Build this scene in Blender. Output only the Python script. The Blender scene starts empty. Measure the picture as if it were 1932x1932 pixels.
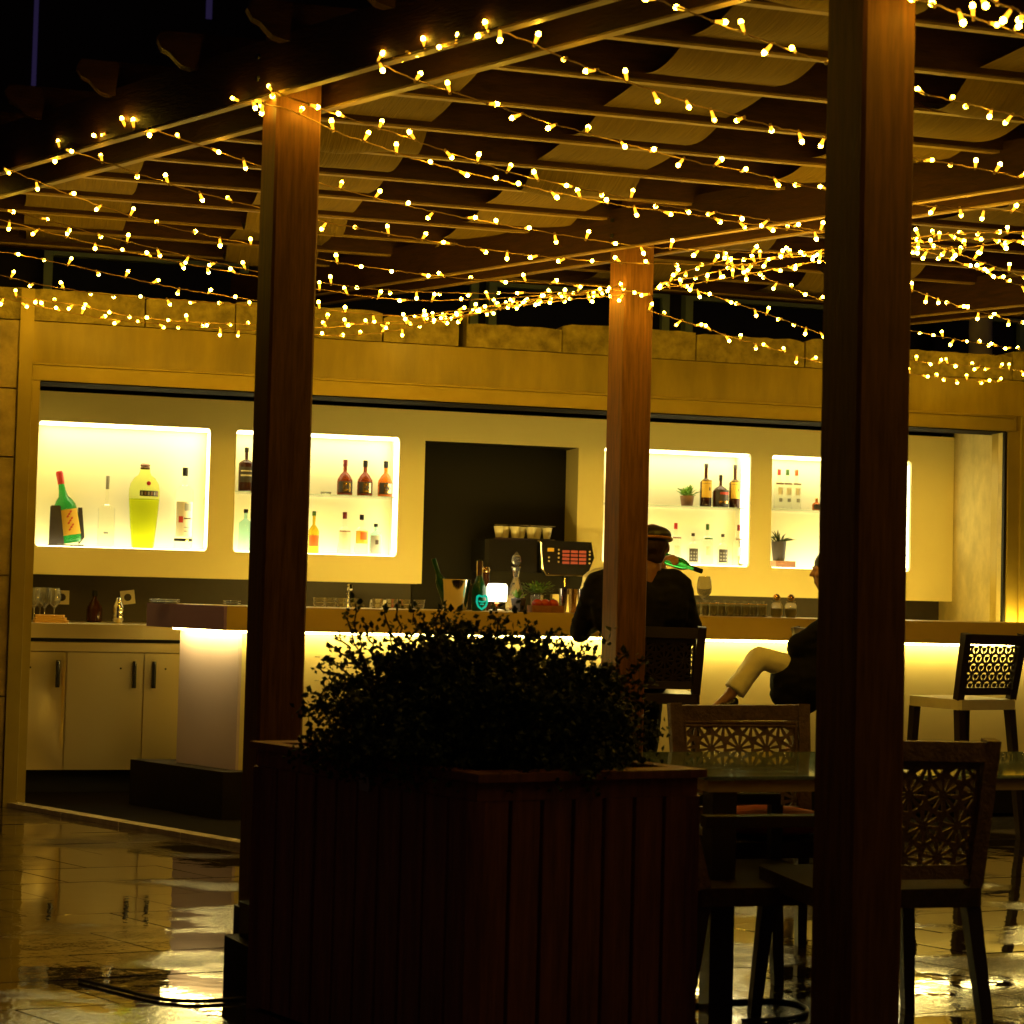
import bpy, bmesh, math, random
from mathutils import Vector, Matrix, noise
random.seed(7)
R = math.radians
sc = bpy.context.scene
COL = sc.collection

# ---------------------------------------------------------------- camera
F = 3400.0; W = 1932.0                       # focal length and width in reference pixels
EYE = Vector((0, 0, 1.3)); PITCH = math.atan(144 / F); ROLL = 0.0255
cd = bpy.data.cameras.new('camera'); cam = bpy.data.objects.new('camera', cd); COL.objects.link(cam)
cd.sensor_width = 36; cd.lens = 36 * F / W; cd.clip_start = .05; cd.clip_end = 500
fw = Vector((0, math.cos(PITCH), math.sin(PITCH))); u0 = Vector((0, -math.sin(PITCH), math.cos(PITCH))); r0 = Vector((1, 0, 0))
rt = r0 * math.cos(ROLL) + u0 * math.sin(ROLL); up = u0 * math.cos(ROLL) - r0 * math.sin(ROLL)
cam.matrix_world = Matrix(((rt.x, up.x, -fw.x, EYE.x), (rt.y, up.y, -fw.y, EYE.y), (rt.z, up.z, -fw.z, EYE.z), (0, 0, 0, 1)))
sc.camera = cam
cd.dof.use_dof = True; cd.dof.focus_distance = 8.6; cd.dof.aperture_fstop = 5.6
def ray(px, py): return (fw * F + rt * (px - 966) + up * (966 - py)).normalized()
def hit(px, py, p, n):                      # where a line of sight meets a plane of the place
    d = ray(px, py); n = Vector(n); return EYE + d * ((Vector(p) - EYE).dot(n) / d.dot(n))
def at_z(px, py, z): return hit(px, py, (0, 0, z), (0, 0, 1))
def at_y(px, py, y): return hit(px, py, (0, y, 0), (0, 1, 0))

# ---------------------------------------------------------------- night sky and exposure
w = bpy.data.worlds.new('World'); sc.world = w; w.use_nodes = True
nt = w.node_tree; bg = nt.nodes['Background']
sky = nt.nodes.new('ShaderNodeTexSky'); sky.sky_type = 'NISHITA'; sky.sun_disc = False
sky.sun_elevation = R(-4); sky.sun_rotation = R(200)
glow = nt.nodes.new('ShaderNodeBackground'); glow.inputs[0].default_value = (.62, .36, .34, 1); glow.inputs[1].default_value = .034   # faint town glow on low cloud
add = nt.nodes.new('ShaderNodeAddShader'); nt.links.new(sky.outputs[0], bg.inputs[0]); bg.inputs[1].default_value = 0.012
nt.links.new(bg.outputs[0], add.inputs[0]); nt.links.new(glow.outputs[0], add.inputs[1]); nt.links.new(add.outputs[0], nt.nodes['World Output'].inputs[0])
sc.view_settings.view_transform = 'Standard'; sc.view_settings.look = 'None'
sc.view_settings.exposure = 0; sc.view_settings.gamma = 1
sc.cycles.max_bounces = 8; sc.cycles.transparent_max_bounces = 12
sc.cycles.sample_clamp_indirect = 4; sc.cycles.use_light_tree = True
sc.cycles.caustics_refractive = False

# ---------------------------------------------------------------- materials
MATS = {}
def mat(name, col, rough=.6, metal=0, emit=None, es=0, trans=0, ior=1.45, var=0, vs=8, bump=0, bs=30, coat=0, alpha=1, stretch=(1, 1, 1), spec=.5, local=False):
    m = bpy.data.materials.new(name); m.use_nodes = True; n = m.node_tree; b = n.nodes['Principled BSDF']
    b.inputs['Base Color'].default_value = (*col, 1); b.inputs['Roughness'].default_value = rough
    b.inputs['Metallic'].default_value = metal; b.inputs['IOR'].default_value = ior
    b.inputs['Transmission Weight'].default_value = trans; b.inputs['Coat Weight'].default_value = coat
    b.inputs['Alpha'].default_value = alpha; b.inputs['Specular IOR Level'].default_value = spec
    if emit: b.inputs['Emission Color'].default_value = (*emit, 1); b.inputs['Emission Strength'].default_value = es
    if var or bump:
        if local: src = n.nodes.new('ShaderNodeTexCoord').outputs['Object']
        else: src = n.nodes.new('ShaderNodeNewGeometry').outputs['Position']
        mp = n.nodes.new('ShaderNodeMapping'); mp.inputs['Scale'].default_value = stretch
        n.links.new(src, mp.inputs[0])
        if var:
            t = n.nodes.new('ShaderNodeTexNoise'); t.inputs['Scale'].default_value = vs; t.inputs['Detail'].default_value = 6
            t.inputs['Roughness'].default_value = .62
            n.links.new(mp.outputs[0], t.inputs[0])
            r = n.nodes.new('ShaderNodeValToRGB'); r.color_ramp.elements[0].position = .3; r.color_ramp.elements[1].position = .72
            r.color_ramp.elements[0].color = (*[max(0, c * (1 - var)) for c in col], 1)
            r.color_ramp.elements[1].color = (*[min(1, c * (1 + var)) for c in col], 1)
            n.links.new(t.outputs[0], r.inputs[0]); n.links.new(r.outputs[0], b.inputs['Base Color'])
            q = n.nodes.new('ShaderNodeMapRange'); q.inputs[3].default_value = max(.02, rough * .75); q.inputs[4].default_value = min(1, rough * 1.25)
            n.links.new(t.outputs[0], q.inputs[0]); n.links.new(q.outputs[0], b.inputs['Roughness'])
        if bump:
            t2 = n.nodes.new('ShaderNodeTexNoise'); t2.inputs['Scale'].default_value = bs; t2.inputs['Detail'].default_value = 5
            n.links.new(mp.outputs[0], t2.inputs[0])
            bp = n.nodes.new('ShaderNodeBump'); bp.inputs['Strength'].default_value = bump; bp.inputs['Distance'].default_value = .01
            n.links.new(t2.outputs[0], bp.inputs['Height']); n.links.new(bp.outputs[0], b.inputs['Normal'])
    MATS[name] = m; return m
GR = (14, 14, 1.1)
mat('post_wood', (.135, .057, .012), .6, var=.42, vs=4, bump=.12, bs=9, stretch=GR, spec=.2)
mat('batten_wood', (.21, .14, .038), .6, var=.3, vs=9)  # paler tone puts the string light on rafter and beam undersides into colour
mat('beam_wood', (.032, .0125, .003), .6, spec=.2, var=.4, vs=5, bump=.3, bs=14, stretch=(2, 2, 9))
mat('planter_wood', (.21, .070, .028), .6, var=.4, vs=3, bump=.35, bs=9, stretch=GR)
mat('fabric', (.125, .088, .020), .9, var=.22, vs=3, bump=.7, bs=5, stretch=(22, 1.2, 1), local=True, spec=.1)
mat('coping_stone', (.36, .285, .06), .55, var=.5, vs=13, bump=.9, bs=26)
mat('lintel_stone', (.38, .28, .022), .32, var=.26, vs=3, bump=.10, bs=18, stretch=(2, 2, .45))
mat('tile_stone', (.44, .33, .11), .5, var=.4, vs=7, bump=.3, bs=20)
mat('frame_metal', (.42, .32, .06), .42, metal=.3, var=.12, vs=4)
mat('lacquer', (.84, .74, .38), .42, var=.05, vs=1.5, bump=.02, bs=60)
mat('niche_white', (.90, .84, .54), .5)
mat('opal', (.9, .88, .8), .4, emit=(1, .89, .48), es=7.5)
mat('led', (.9, .9, .8), .4, emit=(1, .79, .24), es=48)
mat('led_rear', (.9, .9, .8), .4, emit=(1, .69, .12), es=60)  # added glow out of view that brightens the cabinet panel
mat('steel', (.70, .58, .29), .38, metal=.82)
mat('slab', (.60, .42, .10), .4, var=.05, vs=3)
mat('slab_end', (.34, .21, .55), .45, var=.05, vs=3)  # cool light from the left put into the mauve colour
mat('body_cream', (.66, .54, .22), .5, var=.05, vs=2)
mat('body_end', (.54, .42, .46), .5, var=.06, vs=2)  # cool light on the body's end put into the colour
mat('dark_stone', (.018, .013, .009), .7, var=.3, vs=8, spec=.15)
mat('bar_mat', (.008, .006, .004), .9, spec=.02)
mat('apron_wood', (.55, .42, .16), .5)
mat('backsplash', (.035, .026, .016), .5, var=.2, vs=4)
mat('black', (.010, .009, .008), .6, spec=.2)
mat('black_gloss', (.012, .011, .012), .18)
mat('dark_ceiling', (.008, .006, .004), .9, spec=.1)  # near black: shade of the cavity over the opening put into the colour
mat('side_plaster', (.60, .50, .20), .7, spec=.2, var=.22, vs=5, bump=.15, bs=20)
mat('bulb_stem', (.9, .6, .2), .3, emit=(1, .44, .02), es=1.9)
mat('bulb_tip', (1, .9, .7), .3, emit=(1, .55, .03), es=165)
mat('bulb_tip_soft', (1, .9, .7), .3, emit=(1, .55, .03), es=100)
mat('bulb_tip_dim', (1, .9, .7), .3, emit=(1, .52, .025), es=45)
mat('wire', (.34, .21, .06), .6)
mat('rattan', (.17, .10, .045), .5, var=.4, vs=30, bump=.5, bs=90)
mat('rattan_light', (.42, .33, .20), .55, var=.25, vs=30, bump=.5, bs=90)
mat('dark_frame', (.028, .018, .012), .4)
mat('cushion_orange', (.50, .09, .015), .8, var=.12, vs=12)
mat('seat_white', (.72, .66, .5), .7, var=.06, vs=14)
mat('table_glass', (.55, .75, .62), .04, trans=.85, ior=1.45)
mat('glass_clear', (.97, .97, .93), .03, trans=.86, ior=1.45, spec=1)
mat('glass_faint', (.97, .98, .93), .02, trans=1, ior=1.10)
mat('glass_shelf', (.85, .93, .85), .03, trans=.92, ior=1.2)
mat('leaf', (.032, .050, .010), .55, var=.5, vs=14, spec=.3)
mat('leaf_green', (.16, .32, .04), .5, var=.3, vs=30)
mat('bark', (.05, .032, .02), .8)
mat('rubber', (.012, .012, .012), .35)
mat('skin', (.42, .22, .13), .5, var=.08, vs=9)
mat('skin_face', (.20, .085, .035), .5, var=.08, vs=9)
mat('band_tan', (.30, .14, .04), .8, spec=.1)  # tan of the painted highlight on the man's head
mat('rattan_dark', (.05, .03, .015), .7, var=.3, vs=30, bump=.4, bs=90, spec=.15)
mat('hair_brown', (.045, .022, .010), .7, spec=.2)
mat('hair', (.012, .008, .006), .4)
mat('jacket_black', (.009, .008, .008), .85, spec=.08, var=.2, vs=20, bump=.3, bs=14)
mat('trousers', (.84, .76, .52), .75, var=.08, vs=10, bump=.45, bs=12)
mat('shirt', (.72, .68, .55), .7, bump=.4, bs=14)
mat('copper', (.7, .28, .1), .25, metal=1)
mat('chrome', (.7, .66, .55), .12, metal=1)
mat('gold', (.75, .5, .16), .2, metal=1)
mat('lamp_shade', (.9, .88, .8), .5, emit=(1, .9, .6), es=5)
mat('plaque', (.30, .24, .16), .4, metal=.3)
mat('pot_dark', (.045, .035, .03), .6, var=.2, vs=20)
mat('pot_brown', (.26, .14, .08), .6, var=.2, vs=20)
mat('wood_box', (.22, .09, .03), .6, var=.3, vs=20)
mat('tomato', (.40, .035, .012), .3)
mat('socket_white', (.62, .55, .36), .4)
mat('tan_cloth', (.62, .36, .09), .8, bump=.4, bs=20)
mat('red', (.45, .02, .02), .4)
mat('red_cap', (.5, .03, .03), .4)
mat('maroon_cap', (.14, .01, .012), .4)
mat('green_cap', (.05, .14, .02), .4)
mat('teal', (.0, .42, .34), .4, emit=(0, .75, .55), es=.45)
mat('orange_cap', (.55, .12, .02), .4)
mat('label_paper', (.72, .62, .38), .6)
mat('label_yellow', (.70, .42, .04), .6)
mat('label_dark', (.05, .04, .03), .5)
mat('label_grey', (.30, .29, .22), .5)
mat('print_dark', (.06, .04, .03), .6)
mat('print_red', (.5, .04, .02), .6)
mat('green_glass', (.05, .50, .12), .05, trans=.8, ior=1.3)
mat('dark_green_glass', (.01, .07, .02), .06, trans=.35, ior=1.4)
mat('lime_glass', (.88, .95, .30), .03, trans=1, ior=1.05)
mat('lime_liquid', (.90, .95, .10), .05, trans=.97, ior=1.05)
mat('amber_glass', (.30, .055, .012), .06, trans=.6, ior=1.25)
mat('orange_glass', (.75, .20, .02), .06, trans=.7, ior=1.2)
mat('brown_glass', (.06, .018, .008), .08, trans=.25, ior=1.3)
mat('blue_glass', (.45, .80, .86), .04, trans=.85, ior=1.1)
mat('yellow_liquid', (.9, .66, .05), .06, trans=.6, ior=1.1)
mat('screen_red', (.30, .05, .03), .35, emit=(.8, .16, .07), es=.16)
mat('button', (.7, .55, .35), .3)
mat('night_glass', (.01, .012, .014), .12)
mat('window_frame', (.30, .42, .25), .5)
mat('night_wall', (.018, .015, .013), .8, var=.3, vs=2)
mat('column_grey', (.55, .50, .36), .6)
mat('violet_window', (.03, .02, .05), .4, emit=(.32, .22, .85), es=.035)
mat('grout', (.02, .016, .012), .12, bump=.2, bs=40)
mat('strip_stone', (.44, .36, .2), .25, var=.3, vs=14, bump=.2, bs=40)
mat('soil', (.02, .014, .01), .9)

def wet_material():
    m = bpy.data.materials.new('wet_paving'); m.use_nodes = True; n = m.node_tree; L = n.links; b = n.nodes['Principled BSDF']
    g = n.nodes.new('ShaderNodeNewGeometry')
    def nz(scale, det, st=(1, 1, 1)):
        mp = n.nodes.new('ShaderNodeMapping'); mp.inputs['Scale'].default_value = st; L.new(g.outputs['Position'], mp.inputs[0])
        t = n.nodes.new('ShaderNodeTexNoise'); t.inputs['Scale'].default_value = scale; t.inputs['Detail'].default_value = det; L.new(mp.outputs[0], t.inputs[0]); return t.outputs[0]
    pud = nz(1.1, 8, (.8, 1.5, 1)); fine = nz(55, 4); mid = nz(6, 4)
    r = n.nodes.new('ShaderNodeValToRGB'); r.color_ramp.elements[0].position = .41; r.color_ramp.elements[1].position = .52; L.new(pud, r.inputs[0])
    c = n.nodes.new('ShaderNodeMix'); c.data_type = 'RGBA'; c.inputs['A'].default_value = (.016, .011, .006, 1); c.inputs['B'].default_value = (.045, .032, .018, 1); L.new(mid, c.inputs['Factor'])
    L.new(c.outputs['Result'], b.inputs['Base Color'])
    q = n.nodes.new('ShaderNodeMapRange'); q.inputs[3].default_value = .21; q.inputs[4].default_value = .025; L.new(r.outputs[0], q.inputs[0]); L.new(q.outputs[0], b.inputs['Roughness'])
    inv = n.nodes.new('ShaderNodeMapRange'); inv.inputs[3].default_value = .75; inv.inputs[4].default_value = .012; L.new(r.outputs[0], inv.inputs[0])
    bp = n.nodes.new('ShaderNodeBump'); bp.inputs['Distance'].default_value = .004; L.new(inv.outputs[0], bp.inputs['Strength']); L.new(fine, bp.inputs['Height'])
    rip = nz(7, 4); b2 = n.nodes.new('ShaderNodeBump'); b2.inputs['Distance'].default_value = .004; b2.inputs['Strength'].default_value = .24
    L.new(rip, b2.inputs['Height']); L.new(bp.outputs[0], b2.inputs['Normal']); L.new(b2.outputs[0], b.inputs['Normal']); L.new(b2.outputs[0], b.inputs['Coat Normal'])
    sp_ = n.nodes.new('ShaderNodeMapRange'); sp_.inputs[3].default_value = .38; sp_.inputs[4].default_value = 1; L.new(r.outputs[0], sp_.inputs[0]); L.new(sp_.outputs[0], b.inputs['Specular IOR Level']); b.inputs['IOR'].default_value = 1.5
    L.new(r.outputs[0], b.inputs['Coat Weight']); b.inputs['Coat Roughness'].default_value = .02
    MATS['wet'] = m
wet_material()

# ---------------------------------------------------------------- mesh helpers
class MB:
    def __init__(s): s.v = []; s.f = []; s.m = []; s.mi = 0; s.T = Matrix()
    def put(s, vs, fs):
        o = len(s.v); s.v += [tuple(s.T @ Vector(p)) for p in vs]
        s.f += [tuple(i + o for i in f) for f in fs]; s.m += [s.mi] * len(fs); return s
    def box(s, a, b, bev=0):
        x0, x1 = sorted((a[0], b[0])); y0, y1 = sorted((a[1], b[1])); z0, z1 = sorted((a[2], b[2]))
        if bev:
            e = min(bev, (x1-x0)*.45, (y1-y0)*.45)
            o = [(x0+e, y0), (x1-e, y0), (x1, y0+e), (x1, y1-e), (x1-e, y1), (x0+e, y1), (x0, y1-e), (x0, y0+e)]
            return s.prism(o, z0, z1)
        return s.put([(x0, y0, z0), (x1, y0, z0), (x1, y1, z0), (x0, y1, z0), (x0, y0, z1), (x1, y0, z1), (x1, y1, z1), (x0, y1, z1)],
                     [(0, 3, 2, 1), (4, 5, 6, 7), (0, 1, 5, 4), (1, 2, 6, 5), (2, 3, 7, 6), (3, 0, 4, 7)])
    def prism(s, pts, z0, z1):
        n = len(pts)
        return s.put([(p[0], p[1], z0) for p in pts] + [(p[0], p[1], z1) for p in pts],
                     [tuple(reversed(range(n))), tuple(range(n, 2*n))] + [(i, (i+1) % n, n+(i+1) % n, n+i) for i in range(n)])
    def slabxz(s, pts, y0, y1):              # outline in x,z extruded along y
        n = len(pts)
        return s.put([(p[0], y0, p[1]) for p in pts] + [(p[0], y1, p[1]) for p in pts],
                     [tuple(range(n)), tuple(reversed(range(n, 2*n)))] + [(i, n+i, n+(i+1) % n, (i+1) % n) for i in range(n)])
    def bar(s, a, b, wd, ht, w2=None, h2=None):   # rectangular bar from a to b, wd across, ht up
        a = Vector(a); b = Vector(b); d = (b-a).normalized(); up_ = Vector((0, 0, 1)) if abs(d.z) < .9 else Vector((0, 1, 0))
        x = d.cross(up_).normalized(); z = x.cross(d).normalized(); w2 = w2 or wd; h2 = h2 or ht
        V = [a + x*i*wd/2 + z*j*ht/2 for i, j in ((-1, -1), (1, -1), (1, 1), (-1, 1))] + [b + x*i*w2/2 + z*j*h2/2 for i, j in ((-1, -1), (1, -1), (1, 1), (-1, 1))]
        return s.put(V, [(0, 1, 2, 3), (7, 6, 5, 4), (0, 4, 5, 1), (1, 5, 6, 2), (2, 6, 7, 3), (3, 7, 4, 0)])
    def tube(s, pts, r, n=6, closed=False):
        pts = [Vector(p) for p in pts]; N = len(pts); rr = r if isinstance(r, (list, tuple)) else [r]*N
        prev = None; vs = []; fs = []
        for i, p in enumerate(pts):
            if closed: d = pts[(i+1) % N] - pts[i-1]
            else: d = pts[min(i+1, N-1)] - pts[max(i-1, 0)]
            d.normalize()
            x = (prev - d*prev.dot(d)) if prev is not None else d.cross(Vector((0, 0, 1)) if abs(d.z) < .9 else Vector((1, 0, 0)))
            x.normalize(); prev = x; y = d.cross(x)
            vs += [p + (x*math.cos(2*math.pi*k/n) + y*math.sin(2*math.pi*k/n))*rr[i] for k in range(n)]
        for i in range(N if closed else N-1):
            a = i*n; b_ = ((i+1) % N)*n
            fs += [(a+k, a+(k+1) % n, b_+(k+1) % n, b_+k) for k in range(n)]
        if not closed: fs += [tuple(reversed(range(n))), tuple(range((N-1)*n, N*n))]
        return s.put(vs, fs)
    def lathe(s, prof, n=20, c=(0, 0, 0), cap=True):
        vs = []; fs = []; N = len(prof)
        for r, z in prof: vs += [(c[0]+r*math.cos(2*math.pi*k/n), c[1]+r*math.sin(2*math.pi*k/n), c[2]+z) for k in range(n)]
        for i in range(N-1): fs += [(i*n+k, i*n+(k+1) % n, (i+1)*n+(k+1) % n, (i+1)*n+k) for k in range(n)]
        if cap: fs += [tuple(reversed(range(n))), tuple(range((N-1)*n, N*n))]
        return s.put(vs, fs)
    def ball(s, c, r, n=10, sc_=(1, 1, 1)):
        vs = []; fs = []; k2 = n//2
        for i in range(1, k2):
            t = math.pi*i/k2
            vs += [(c[0]+r*sc_[0]*math.sin(t)*math.cos(2*math.pi*k/n), c[1]+r*sc_[1]*math.sin(t)*math.sin(2*math.pi*k/n), c[2]-r*sc_[2]*math.cos(t)) for k in range(n)]
        m = len(vs); vs += [(c[0], c[1], c[2]-r*sc_[2]), (c[0], c[1], c[2]+r*sc_[2])]
        for i in range(k2-2): fs += [(i*n+k, i*n+(k+1) % n, (i+1)*n+(k+1) % n, (i+1)*n+k) for k in range(n)]
        fs += [(m, (k+1) % n, k) for k in range(n)] + [(m+1, (k2-2)*n+k, (k2-2)*n+(k+1) % n) for k in range(n)]
        return s.put(vs, fs)
    def mesh(s, name, mats, smooth=False):
        me = bpy.data.meshes.new(name); me.from_pydata(s.v, [], s.f)
        for m in (mats if isinstance(mats, (list, tuple)) else [mats]): me.materials.append(MATS[m])
        me.polygons.foreach_set('material_index', s.m)
        me.update()
        if smooth:
            bm = bmesh.new(); bm.from_mesh(me); bmesh.ops.remove_doubles(bm, verts=bm.verts, dist=1e-6); bm.to_mesh(me); bm.free()
            me.polygons.foreach_set('use_smooth', [True]*len(me.polygons))
            try: me.set_sharp_from_angle(angle=R(38))
            except Exception: pass
        return me
    def obj(s, name, mats, parent=None, smooth=False, loc=None, rot=None):
        return put(name, s.mesh(name, mats, smooth), parent, loc, rot)
def put(name, me, parent=None, loc=None, rot=None):
    o = bpy.data.objects.new(name, me); COL.objects.link(o)
    if parent is not None: o.parent = parent
    if loc is not None: o.location = loc
    if rot is not None: o.rotation_euler = rot
    return o
def tag(o, label=None, cat=None, group=None, kind=None):
    if label: o['label'] = label
    if cat: o['category'] = cat
    if group: o['group'] = group
    if kind: o['kind'] = kind
    return o
def thing(name, label, cat, loc=(0, 0, 0), rz=0, group=None):
    o = put(name, None); o.location = loc; o.rotation_euler = (0, 0, rz); o.empty_display_size = .1
    return tag(o, label, cat, group)
def copy_tree(o, loc=None, rz=None, label=None, group=None, parent=None):
    c = o.copy(); COL.objects.link(c)
    if parent is not None: c.parent = parent
    if loc is not None: c.location = loc
    if rz is not None: c.rotation_euler = (0, 0, rz)
    if label: c['label'] = label
    if group: c['group'] = group
    for ch in list(o.children): copy_tree(ch, parent=c)
    return c

# ---------------------------------------------------------------- the wall frame: u along the bar front, v behind it
A15 = R(15); P0 = Vector((-2.85, 10.2, 0)); U = Vector((math.cos(A15), math.sin(A15), 0)); V = Vector((-math.sin(A15), math.cos(A15), 0))
def wl(u, v, z=0): return P0 + U*u + V*v + Vector((0, 0, z))
def fp(px, py, v):
    p = hit(px, py, P0 + V*v, V) - P0; return p.dot(U), p.z
def fu(px, py, v): return fp(px, py, v)[0]

# ================================================================= GROUND
tag(MB().put([(-60, -20, -.012), (60, -20, -.012), (60, 120, -.012), (-60, 120, -.012)], [(0, 1, 2, 3)]).obj('ground', 'grout'), kind='structure')
floor = MB().put([(-9, 1, .0012), (9, 1, .0012), (9, 10.4, .0012), (-9, 10.4, .0012)], [(0, 1, 2, 3)]).obj('floor', 'grout'); tag(floor, kind='structure')
# paving stones: joints along 20 and 137 degrees
e1 = Vector((math.cos(R(21)), math.sin(R(21)), 0)); e2 = Vector((math.cos(R(137)), math.sin(R(137)), 0))
def tile_mb(a, b, z=0.004, g=.0022, ch=.0015):
    m = MB(); o = e1*g + e2*g
    c = [o, e1*(a-g)+e2*g, e1*(a-g)+e2*(b-g), e1*g+e2*(b-g)]; ce = sum(c, Vector())/4
    top = [p + (ce-p).normalized()*ch*1.5 + Vector((0, 0, z)) for p in c]; low = [p + Vector((0, 0, z-ch)) for p in c]; bot = [p + Vector((0, 0, -.004)) for p in c]
    m.put(top+low+bot, [(0, 1, 2, 3)] + [(4+i, 4+(i+1) % 4, (i+1) % 4, i) for i in range(4)] + [(8+i, 8+(i+1) % 4, 4+(i+1) % 4, 4+i) for i in range(4)])
    return m
TA, TB = .62, .42
tiles = []
stripA = at_z(35, 1522, 0); stripB = at_z(445, 1593, 0); sdir = (stripB-stripA).normalized(); snrm = Vector((sdir.y, -sdir.x, 0))
if snrm.y > 0: snrm = -snrm
for i in range(-24, 24):
    for j in range(-24, 40):
        off = (.5 if j % 2 else 0)*TA
        p = Vector((0, 6, 0)) + e1*(i*TA+off) + e2*(j*TB); c = p + e1*TA/2 + e2*TB/2
        if c.y < 3.2 or c.y > 10.3: continue
        if abs(c.x) > c.y*.30 + .5: continue
        tiles.append((p, c))
tiles.sort(key=lambda t: t[1].y)
tm = tile_mb(TA, TB).mesh('paving_stone', 'wet')
rest = MB()
for k, (p, c) in enumerate(tiles):
    dz = random.uniform(-.0008, .0008); tl = (random.uniform(-.0022, .0022), random.uniform(-.0022, .0022), 0)
    if k < 300: put('paving_stone', tm, floor, p+Vector((0, 0, dz)), tl)
    else: rest.T = Matrix.Translation(p); q = tile_mb(TA, TB); rest.put(q.v, q.f)
if rest.v: rest.T = Matrix(); tag(rest.obj('paving_field', 'wet', floor), kind='stuff')
side = MB()
for k, (x0, x1, y0, y1) in enumerate([(-9, 9, -19, 3.0), (-9, -3.9, 3.0, 10.0), (3.9, 9, 3.0, 10.4)]): side.put([(x0, y0, .001), (x1, y0, .001), (x1, y1, .001), (x0, y1, .001)], [(0, 1, 2, 3)])
tag(side.obj('floor', 'wet'), kind='structure')
# raised stone edging running from the left jamb towards the planter
ed = thing('stone_edging', 'narrow pale stone strip raised along the wet floor left of the bar', 'edging', stripA)
L = (stripB-stripA).length+1.2; n = 6
for k in range(n):
    a = sdir*(L*k/n+.003); b = sdir*(L*(k+1)/n-.003)
    m = MB(); h = .028; wdt = .075
    m.put([a, b, b+snrm*wdt, a+snrm*wdt, a+Vector((0, 0, h)), b+Vector((0, 0, h)), b+snrm*wdt+Vector((0, 0, h)), a+snrm*wdt+Vector((0, 0, h))],
          [(0, 3, 2, 1), (4, 5, 6, 7), (0, 1, 5, 4), (1, 2, 6, 5), (2, 3, 7, 6), (3, 0, 4, 7)])
    m.obj('edging_stone', 'strip_stone', ed)
bf = MB(); pA = stripA - snrm*.02; pB = pA + sdir*(L+.2)
bf.prism([(pA.x, pA.y), (pB.x, pB.y), (pB.x+2.2, pB.y+.9), (wl(2.4, .0).x, wl(2.4, .0).y), (wl(2.4, 1.3).x, wl(2.4, 1.3).y), (wl(-.2, 1.3).x, wl(-.2, 1.3).y)], -.002, .008)
tag(bf.obj('bar_floor', 'bar_mat'), kind='structure')

# ================================================================= BUILDING
bld = thing('bar_pavilion', 'long low stone bar pavilion with a wide serving opening and broken coping', 'building', P0, A15)
uL = fu(70, 900, 0); uR = fu(1895, 900, 0)
H_OPEN = 2.385
# coping blocks, uneven
u = -3.2; k = 0
uB = fu(872, 620, 0)
while u < 9.5:
    ln = random.choice([.52, .6, .74, .88])
    if u < uB < u+ln+.3: ln = uB-u-.02
    if abs(u-(uB-.02)) < .001: u += .05
    dz = [0, .012, -.015, .02, -.03, .008][k % 6]; dv = random.uniform(-.008, .008)
    m = MB(); x0, x1 = u+.004, u+ln-.004; zt = 2.93+dz; z0 = 2.757
    n = 14; top = [(x0+(x1-x0)*i/n, zt + (random.uniform(-.005, .003) if 0 < i < n else random.uniform(-.022, -.004))) for i in range(n+1)]
    m.slabxz([(x0, z0), (x1, z0)] + top[::-1], dv-.012, .26)
    m.obj('coping_stone', 'coping_stone', bld); u += ln; k += 1
MB().box((-.02, 0, 2.52), (7.2, .24, 2.753)).obj('fascia_panel', 'lintel_stone', bld)
m = MB(); zb = 2.415
m.box((uL-.045, -.022, zb+.09), (uR+.06, .05, 2.516)); m.box((uL-.045, -.010, zb+.074), (uR+.06, .05, zb+.088)); m.box((uL-.045, -.024, zb), (uR+.06, .05, zb+.072))
m.obj('door_head', 'frame_metal', bld)
MB().box((uL, -.018, zb-.007), (uR, .05, zb-.0008)).obj('head_seal', 'dark_ceiling', bld)  # dark strip paints shade along the underside of the door head
MB().box((uL-.045, .052, zb-.004), (uR+.3, .26, 2.75)).obj('shutter_box', 'dark_ceiling', bld)  # near-black colour paints the shade behind the door head
m = MB(); m.box((uL-.122, -.05, 0), (uL-.048, .22, 2.93)); m.box((uL-.046, -.02, 0), (uL-.002, .16, zb-.001))
m.obj('door_jamb', 'frame_metal', bld)
m = MB(); m.box((uR+.02, -.012, 0), (uR+.10, .2, 2.42)); m.box((uR+.104, -.03, 0), (uR+.30, .05, 2.52)); m.obj('door_jamb', 'frame_metal', bld)
MB().box((uR+.001, .0, 0), (uR+.018, .03, 2.41)).obj('door_seal', 'black', bld)
# left wall of stone slabs
zc = [0, .55, 1.28, 1.62, 2.13, 2.40, 2.93]
zc = [0, .62, 1.30, 1.97, 2.36, 2.75]
for i in range(len(zc)-1):
    for j, (a, b) in enumerate([(-1.25, -.70), (-.697, -.125)]):
        MB().box((uL+a, -.03+random.uniform(-.004, .004), zc[i]+.004), (uL+b-.006, .05, zc[i+1]-.004)).obj('wall_slab', 'tile_stone', bld)
MB().box((-4, .052, 0), (uL-.125, .3, 2.75)).obj('wall', 'tile_stone', bld)
MB().box((uR+.31, .0, 0), (10, .3, 2.75)).obj('wall', 'tile_stone', bld)
VB, VP, VS = 1.40, 1.08, .55                 # back wall, cabinet front, steel unit front
uBR = fu(1771, 1140, VB)
MB().box((uL-.6, VB, 0), (uBR+.6, VB+.1, 2.5)).obj('back_wall', 'backsplash', bld); MB().box((uL-.6, VB, 2.501), (uBR+.6, VB+.1, 2.9)).obj('back_wall', 'dark_ceiling', bld)  # upper part blackened to paint the shaded gap above the cabinet
m = MB(); m.prism([(uR+.002, .032), (uR+.12, .033), (uBR+.13, VB+.05), (uBR, VB-.002)], 0, 2.62); m.obj('side_wall', 'side_plaster', bld)
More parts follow.
